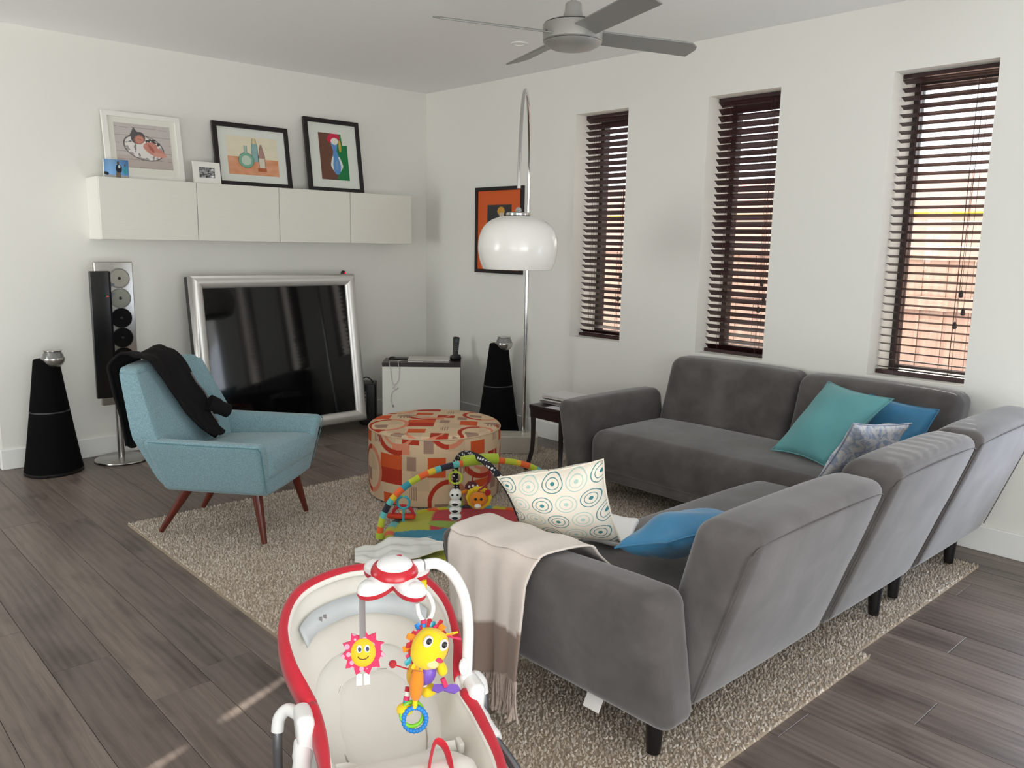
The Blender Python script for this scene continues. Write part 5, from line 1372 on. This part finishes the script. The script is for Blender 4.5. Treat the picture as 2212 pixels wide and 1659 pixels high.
    def band(pts, name):
        mb = MB(); vs = []; K = 5; m_ = len(pts)
        for q in pts:
            c = Vector((0, -0.02, q.z)); d = Vector((q.x, q.y+0.02, 0)).normalized()
            w_ = 1.0
            for a, b in ((-0.012, -0.010), (-0.013, 0.008), (-0.004, 0.014), (0.010, 0.010), (0.015, -0.004), (0.016, -0.034)):
                vs.append((q.x+d.x*a, q.y+d.y*a, q.z+b))
        K = 6
        mb.add(vs, [(i*K+k, (i+1)*K+k, (i+1)*K+k+1, i*K+k+1) for i in range(m_-1) for k in range(K-1)])
        solid(obj(name, mb, M_redf, R, smooth=80), 0.003, 0)
    nU = 8*9
    band(rim[0:nU+1], 'head_binding'); band(rim[nU+3:]+[rim[0]], 'foot_binding')
    # hinges
    for s, x in ((-1, -0.198), (1, 0.206)):
        mb = MB(); rbox(mb, (0.042, 0.085, 0.15), 0.018, (x, -0.035, 0.335), lambda X, Y, Z: (X+s*0.004*(Z/0.07), Y-0.25*Z*(Z < 0)*-1-0.10*(Z < 0)*(-Z), Z), k=4, m=(1, 3, 4)); h = obj('hinge', mb, M_wpl, R)
        obj('hinge_button', MB().lathe([(0, 0.006), (0.010, 0.005), (0.012, 0), (0, 0)], 18, M=Matrix.Translation((x-s*0.021, -0.045, 0.36)) @ Matrix.Rotation(-s*PI/2, 4, 'Y')), mat('pale_button', '#d5d9d8', 0.4), h)
        obj('badge', MB().lathe([(0, 0.003), (0.010, 0.002), (0.011, 0), (0, 0)], 20, M=Matrix.Translation((x+s*0.0215, -0.04, 0.325)) @ Matrix.Rotation(s*PI/2, 4, 'Y'), sx=1.9), M_redf, h)
        rz_ = 0.024 if s > 0 else 0.0   # the right runner rests on the rug
        # socket and front tube
        obj('socket', MB().tube(catmull([(x+s*0.004, -0.04, 0.33), (x+s*0.014, -0.085, 0.315), (x+s*0.026, -0.135, 0.298)], 5), [0.024]*5+[0.021]*5+[0.018], 16), M_wpl, R)
        obj('front_tube', MB().tube(catmull([(x+s*0.024, -0.125, 0.301), (x+s*0.05, -0.25, 0.262), (x+s*0.055, -0.38, 0.16), (x+s*0.05, -0.44, 0.06), (x+s*0.05, -0.42, 0.02+rz_), (x+s*0.05, -0.2, 0.012+rz_), (x+s*0.05, 0.1, 0.012+rz_), (x+s*0.05, 0.26, 0.03+rz_)], 7), 0.0115, 14), M_tube, R)
        obj('elbow', MB().tube(catmull([(x-s*0.002, 0.0, 0.362), (x+s*0.028, 0.035, 0.374), (x+s*0.05, 0.045, 0.352), (x+s*0.056, 0.042, 0.32)], 6), 0.0150, 14), M_wpl, R)
        obj('rear_tube', MB().tube(catmull([(x+s*0.056, 0.042, 0.335), (x+s*0.058, 0.035, 0.27), (x+s*0.056, 0.06, 0.15), (x+s*0.05, 0.16, 0.05), (x+s*0.05, 0.25, 0.026+rz_)], 7), 0.0115, 14), M_tube, R)
    obj('cross_bar', MB().tube([(-0.148-0.10, 0.245, 0.027), (0.256, 0.245, 0.051)], 0.0105, 12), M_tube, R)
    # harness strap and buckle, waist pads
    obj('crotch_strap', MB().tube(catmull([(0.030, -0.26, 0.325), (0.050, -0.215, 0.345), (0.070, -0.185, 0.362), (0.088, -0.195, 0.352), (0.090, -0.235, 0.330), (0.080, -0.27, 0.315)], 6), 0.011, 8, flat=0.3), M_redf, R)
    for s in (-1, 1):
        obj('waist_strap', MB().tube(catmull([(s*0.075, -0.055, 0.235), (s*0.115, -0.085, 0.27), (s*0.145, -0.105, 0.285)], 5), 0.016, 10, flat=0.4), M_cream, R)
        obj('buckle', rbox(MB(), (0.014, 0.034, 0.026), 0.004, (s*0.152, -0.108, 0.288), m=(1, 1, 1)), mat('clear_buckle', '#e4e3dc', 0.3), R)
    # toy bar
    bar = [(0.200, 0.0, 0.36), (0.204, 0.0, 0.44), (0.205, 0.0, 0.54), (0.192, 0.0, 0.62), (0.160, 0.0, 0.680), (0.125, 0.0, 0.706), (0.094, 0.0, 0.707)]
    obj('toy_bar', MB().tube(catmull(bar, 7), 0.0135, 16), M_wpl, R)
    obj('bar_socket', rbox(MB(), (0.038, 0.036, 0.06), 0.015, (0.201, -0.002, 0.385), k=4, m=(1, 1, 2)), M_wpl, R)
    obj('bar_release', MB().lathe([(0, 0.010), (0.010, 0.008), (0.013, 0), (0, 0)], 20, M=Matrix.Translation((0.190, -0.016, 0.435)) @ Vector((-0.5, -0.85, 0.1)).to_track_quat('Z', 'Y').to_matrix().to_4x4(), sy=1.7), M_wpl, R)
rocker()
def mobile():
    c = RW((0.020, 0.0, 0.682)); R = thing('music_mobile', 'white flower shaped music unit with a red ring on the rocker bar', 'toy', c, RRZ)
    T = Matrix.Rotation(0.10, 4, 'X') @ Matrix.Rotation(0.0, 4, 'Y')
    def flower(scale, n=96, ph=0.45): 
        out = []
        for k in range(n):
            a = 2*PI*k/n; r_ = (0.070+0.037*math.cos(4*(a-ph))-0.004*math.cos(8*(a-ph)))*scale; out.append((r_*math.cos(a), r_*math.sin(a)))
        return out
    F = flower(1.0); n = len(F); vs = []
    for sc, z in ((0.97, -0.016), (1.0, -0.010), (1.0, -0.004)):
        vs += [(x*sc, y*sc, z) for x, y in F]
    mb = MB(); mb.add(vs, [(i*n+k, i*n+(k+1) % n, (i+1)*n+(k+1) % n, (i+1)*n+k) for i in range(2) for k in range(n)]+[tuple(range(n-1, -1, -1))], T)
    obj('red_underside', mb, M_redf, R, smooth=60)
    vs = []
    lv = ((1.0, -0.004), (0.99, 0.003), (0.94, 0.010), (0.80, 0.015), (0.60, 0.019), (0.35, 0.024))
    for sc, z in lv: vs += [(x*sc, y*sc, z) for x, y in F]
    mb = MB(); mb.add(vs, [(i*n+k, i*n+(k+1) % n, (i+1)*n+(k+1) % n, (i+1)*n+k) for i in range(len(lv)-1) for k in range(n)]+[tuple((len(lv)-1)*n+k for k in range(n))], T)
    obj('petals', mb, M_wpl, R, smooth=60)
    obj('red_ring', MB().lathe([(0.040, 0.014), (0.056, 0.018), (0.055, 0.026), (0.050, 0.034), (0.043, 0.038), (0.036, 0.036)], 48, M=T), mat('red_gloss_plastic', '#c01c2a', 0.25, spec=0.6), R)
    obj('dome', MB().lathe([(0.043, 0.036), (0.040, 0.043), (0.030, 0.049), (0.015, 0.053), (0, 0.054)], 40, M=T), M_wpl, R)
    obj('badge', MB().lathe([(0, 0.0012), (0.0055, 0.001), (0.006, 0), (0, 0)], 24, M=T @ Matrix.Translation((0.008, 0.010, 0.0518)) @ Matrix.Rotation(0.35, 4, 'Z'), sx=2.3), mat('badge_red', '#c4475a', 0.4), R)
    for k, a in enumerate((0.45, 0.45+PI/2, 0.45+PI, 0.45-PI/2)):
        obj('petal_boss', MB().lathe([(0, 0.006), (0.010, 0.005), (0.017, 0.002), (0.020, -0.001), (0, -0.001)], 24, M=T @ Matrix.Translation((0.074*math.cos(a), 0.074*math.sin(a), 0.0135))), M_wpl, R)
    for q, (x, y) in enumerate(((-0.050, -0.012), (-0.064, -0.018))):
        obj('button', MB().lathe([(0, 0.002), (0.005, 0.0015), (0.006, 0), (0, 0)], 3, M=T @ Matrix.Translation((x, y, 0.018-0.003*q))), M_black, R)
    obj('bar_clip', rbox(MB(), (0.03, 0.026, 0.03), 0.008, (0.057, 0.0, 0.024), m=(1, 1, 1)), M_wpl, R)
mobile()
CAMD = Vector((-0.48, -0.71, 0.42)).normalized()
FACE = Vector((-0.50, -0.80, 0.30)).normalized()
# hanging sun
def sun_toy():
    c = RW((-0.058, -0.01, 0.513)); R = thing('sun_toy', 'pink dotted smiling sun toy on a grey strap below the mobile', 'toy', (c.x, c.y, c.z-0.07))
    L_ = lambda p: RW(p)-Vector(R.location)
    obj('tab', MB().tube([L_((-0.056, 0, 0.668)), L_((-0.056, 0, 0.648))], 0.009, 10, flat=0.5), M_ylp, R)
    mb = MB(); a, b = L_((-0.057, 0, 0.650)), L_((-0.058, -0.005, 0.548))
    mb.tube([a, (a+b)/2, b], 0.0085, 8, flat=0.25); obj('strap', mb, M_grey, R)
    Q = FACE.to_track_quat('Z', 'Y').to_matrix().to_4x4(); T = Matrix.Translation(c-Vector(R.location)) @ Q
    out = []
    for k in range(22):
        a_ = 2*PI*k/22+0.1; r_ = 0.053 if k % 2 else 0.040; out.append((r_*math.cos(a_), r_*math.sin(a_)))
    def dots():
        m = mat('pink_dots', '#d8355f', 0.8); N = NT(m); tc = N.new('ShaderNodeTexCoord'); v = N.new('ShaderNodeTexVoronoi'); v.inputs['Scale'].default_value = 62; v.inputs['Randomness'].default_value = 0.4
        N.link(tc.outputs['Object'], v.inputs['Vector']); N.link(N.ramp(v.outputs['Distance'], [(0.0, lin('#f2a3b8')), (0.38, lin('#d8355f'))], 'CONSTANT'), N.b.inputs['Base Color']); return m
    obj('rays', MB().prism(out, -0.004, 0.004, T), dots(), R, smooth=0)
    f = obj('face', MB().lathe([(0, 0.012), (0.015, 0.011), (0.025, 0.008), (0.030, 0.003), (0.030, -0.003), (0, -0.003)], 32, M=T, sy=1.12), mat('sun_yellow', '#f6c223', 0.7), R)
    for x in (-0.009, 0.009):
        e = obj('eye', MB().lathe([(0, 0.0012), (0.0062, 0.001), (0.0065, 0), (0, 0)], 16, M=T @ Matrix.Translation((x, 0.010, 0.0115)), sy=1.4), M_white_p, f)
        obj('pupil', MB().lathe([(0, 0.001), (0.0040, 0.0008), (0.0042, 0), (0, 0)], 14, M=T @ Matrix.Translation((x+0.001, 0.009, 0.0127)), sy=1.3), mat('navy_print', '#23263f', 0.4), f)
    obj('smile', MB().tube([T @ Vector((0.013*math.cos(a_), -0.004+0.010*math.sin(a_), 0.0118)) for a_ in [PI*(1.1+0.8*k/10) for k in range(11)]], 0.0011, 5), mat('brown_stitch', '#5a3a1c', 0.8), f)
    for q, x in enumerate((-0.010, 0.008)): obj('label', MB().box((x, -0.062, -0.001-0.003*q), (0.013, 0.026, 0.001), T), M_white_p, R, smooth=0)
sun_toy()
def plush():
    c = RW((0.098, -0.03, 0.507)); R = thing('plush_creature', 'yellow plush creature with big eyes and a colourful mane hanging from a white link', 'soft toy', (c.x, c.y, c.z-0.20))
    L_ = lambda p: RW(p)-Vector(R.location)
    obj('tab', MB().tube([L_((0.092, 0.0, 0.668)), L_((0.092, 0.0, 0.640))], 0.008, 10, flat=0.5), M_ylp, R)
    link_ = [L_(q) for q in ((0.088, -0.004, 0.648), (0.104, -0.004, 0.630), (0.114, -0.006, 0.600), (0.108, -0.006, 0.575), (0.092, -0.006, 0.566), (0.079, -0.006, 0.585), (0.074, -0.005, 0.615))]
    obj('link', MB().tube(catmull(link_, 5), 0.0055, 10), M_wpl, R)
    for k, m_ in enumerate((M_pink, M_bluep, M_ylp, M_tealp)): obj('ribbon_band', MB().tube([L_((0.088, -0.010, 0.572-k*0.009)), L_((0.088, -0.011, 0.564-k*0.009))], 0.0062, 10), m_, R)
    S_ = [(0, 0.050), (0.020, 0.047), (0.037, 0.030), (0.044, 0.004), (0.041, -0.022), (0.027, -0.042), (0, -0.049)]
    prof = [(p.x, p.z) for p in catmull([(a, 0, b) for a, b in S_], 4)]
    Q = FACE.to_track_quat('Z', 'Y').to_matrix().to_4x4()
    hc = c-Vector(R.location); T = Matrix.Translation(hc) @ Q @ Matrix.Rotation(-0.45, 4, 'Z') @ Matrix.Rotation(PI/2, 4, 'X')
    h = obj('head', MB().lathe(prof, 30, M=T, sy=0.82), M_yel, R)
    T2 = Matrix.Translation(hc) @ Q @ Matrix.Rotation(-0.45, 4, 'Z')
    for x in (-0.014, 0.024):
        e = obj('eye', MB().lathe([(0, 0.003), (0.009, 0.002), (0.0115, -0.003), (0, -0.004)], 20, M=T2 @ Matrix.Translation((x, 0.016 if x < 0 else 0.022, 0.0365 if x < 0 else 0.032)), sy=1.25), M_white_p, h)
        obj('pupil', MB().lathe([(0, 0.002), (0.0055, 0.0012), (0.0065, 0), (0, 0)], 16, M=T2 @ Matrix.Translation((x+0.001, 0.018 if x < 0 else 0.024, 0.0392 if x < 0 else 0.0347)), sy=1.2), M_black, h)
    obj('muzzle', MB().lathe([(0, 0.008), (0.010, 0.006), (0.014, 0), (0, -0.004)], 18, M=T2 @ Matrix.Translation((0.016, -0.026, 0.024)), sx=1.2), mat('cream_plush', '#efdc9a', 0.9), h)
    obj('mouth', MB().lathe([(0, 0.006), (0.009, 0.004), (0.012, 0), (0, -0.004)], 16, M=T2 @ Matrix.Translation((0.026, -0.014, 0.026)), sx=1.1, sy=0.5), M_pink, h)
    # mane: separate felt strips
    cols = (M_red, M_orange, M_red, M_pink, M_tealp, M_red, M_yel, M_red, M_bluep, M_pink, M_red, M_orange, M_pink)
    for k in range(22):
        a = math.radians(70+k*9.5); r0, r1 = 0.038, 0.050+0.007*(k % 3)
        p0 = T2 @ Vector((r0*math.cos(a)*0.95, r0*math.sin(a)*1.15, -0.006)); p1 = T2 @ Vector((r1*math.cos(a)*0.98, r1*math.sin(a)*1.1, -0.004+0.006*(k % 2)))
        obj('mane_strip', MB().tube([p0, (p0+p1)/2+Vector((0, 0, 0.002)), p1], [0.008, 0.009, 0.007], 6, flat=0.35), cols[k % len(cols)], R)
    ring = [T2 @ Vector((0.038*math.cos(a), 0.045*math.sin(a), -0.012)) for a in [2*PI*k/26 for k in range(26)]]
    obj('mane_collar', MB().tube(ring, 0.010, 8, closed=True), M_red, R)
    for k, (dx, dy, m_) in enumerate(((0.040, 0.052, M_orange), (0.062, 0.048, M_pink), (0.048, 0.060, M_ylp))):
        obj('hair_tuft', MB().tube([T2 @ Vector((0.020, 0.040, 0.0)), T2 @ Vector((dx, dy, 0.004))], [0.003, 0.0028], 6), m_, R)
    # body, limbs
    body = catmull([L_((0.088, -0.025, 0.470)), L_((0.074, -0.020, 0.440)), L_((0.060, -0.015, 0.408))], 6)
    obj('body', MB().tube(body, [0.020, 0.023, 0.026, 0.028, 0.029, 0.030, 0.030, 0.029, 0.027, 0.024, 0.020, 0.014, 0.006], 16), mat('yellow_ochre_plush', '#e0ab1c', 0.9, sheen=0.3), R)
    obj('belly', MB().tube(catmull([L_((0.097, -0.040, 0.470)), L_((0.090, -0.042, 0.445)), L_((0.082, -0.038, 0.42))], 5), [0.012, 0.016, 0.018, 0.019, 0.02, 0.019, 0.018, 0.016, 0.013, 0.008, 0.004], 12), M_purple, R)
    obj('arm', MB().tube(catmull([L_((0.066, -0.045, 0.462)), L_((0.060, -0.052, 0.430)), L_((0.056, -0.055, 0.392))], 5), [0.012, 0.014, 0.015, 0.016, 0.017, 0.017, 0.016, 0.015, 0.013, 0.010, 0.004], 14), M_orange, R)
    obj('arm', MB().tube(catmull([L_((0.118, -0.03, 0.470)), L_((0.128, -0.034, 0.450)), L_((0.130, -0.036, 0.432))], 5), [0.009, 0.010, 0.011, 0.012, 0.013, 0.013, 0.013, 0.012, 0.010, 0.007, 0.003], 14), M_yel, R)
    for i_, (a, b) in enumerate((((0.048, -0.02, 0.41), (0.036, -0.035, 0.362)), ((0.085, -0.02, 0.415), (0.098, -0.02, 0.392)))):
        A_, B_ = L_(a), L_(b)
        for k, m_ in enumerate((M_red, M_white_p, M_pink, M_tealp)):
            obj('leg_band', MB().tube([A_+(B_-A_)*k*0.2, A_+(B_-A_)*(k*0.2+0.2)], 0.0075, 10), m_, R)
        obj('foot', rbox(MB(), (0.040, 0.034, 0.030), 0.0145, m=(1, 1, 1)), M_yel, R, loc=B_)
    obj('tail', MB().lathe([(0, 0.010), (0.008, 0.006), (0.010, 0), (0.006, -0.008), (0, -0.010)], 14), M_red, R, loc=L_((0.012, -0.012, 0.472)))
    obj('tail_cord', MB().tube([L_((0.016, -0.014, 0.47)), L_((0.05, -0.02, 0.455))], 0.002, 6), M_red, R)
    # teething rings
    rc = L_((0.055, -0.055, 0.350))
    obj('hand_band', MB().tube([L_((0.056, -0.055, 0.394)), L_((0.055, -0.056, 0.374))], 0.006, 10), M_ylp, R)
    obj('green_ring', MB().tube(ring_pts(rc+Vector((-0.003, 0.006, 0.006)), 0.027, (-0.4, -0.8, 0.5)), 0.0048, 10, closed=True), M_greenp, R)
    nb_ = 22; pts = ring_pts(rc+Vector((-0.004, -0.006, -0.002)), 0.027, (-0.55, -0.75, 0.25), nb_*3)
    obj('blue_beaded_ring', MB().tube(pts, [0.0062 if k % 3 else 0.0046 for k in range(nb_*3)], 10, closed=True), M_bluep, R)
    pb = L_((0.128, -0.04, 0.428)); pe = L_((0.135, -0.045, 0.408))
    obj('hand_band', MB().tube([pb, pe], 0.006, 10), M_pink, R)
    wing = [(-0.036, -0.006), (-0.02, -0.012), (-0.006, -0.006), (0.006, -0.010), (0.022, -0.013), (0.036, -0.004), (0.030, 0.008), (0.012, 0.009), (0, 0.004), (-0.012, 0.009), (-0.030, 0.007)]
    obj('purple_butterfly', MB().prism(wing, -0.003, 0.003, Matrix.Translation(pe+Vector((0, 0, -0.004))) @ Matrix.Rotation(-0.45, 4, 'Z') @ Matrix.Rotation(0.18, 4, 'Y') @ Matrix.Rotation(0.7, 4, 'X')), M_purple, R, smooth=0)
plush()
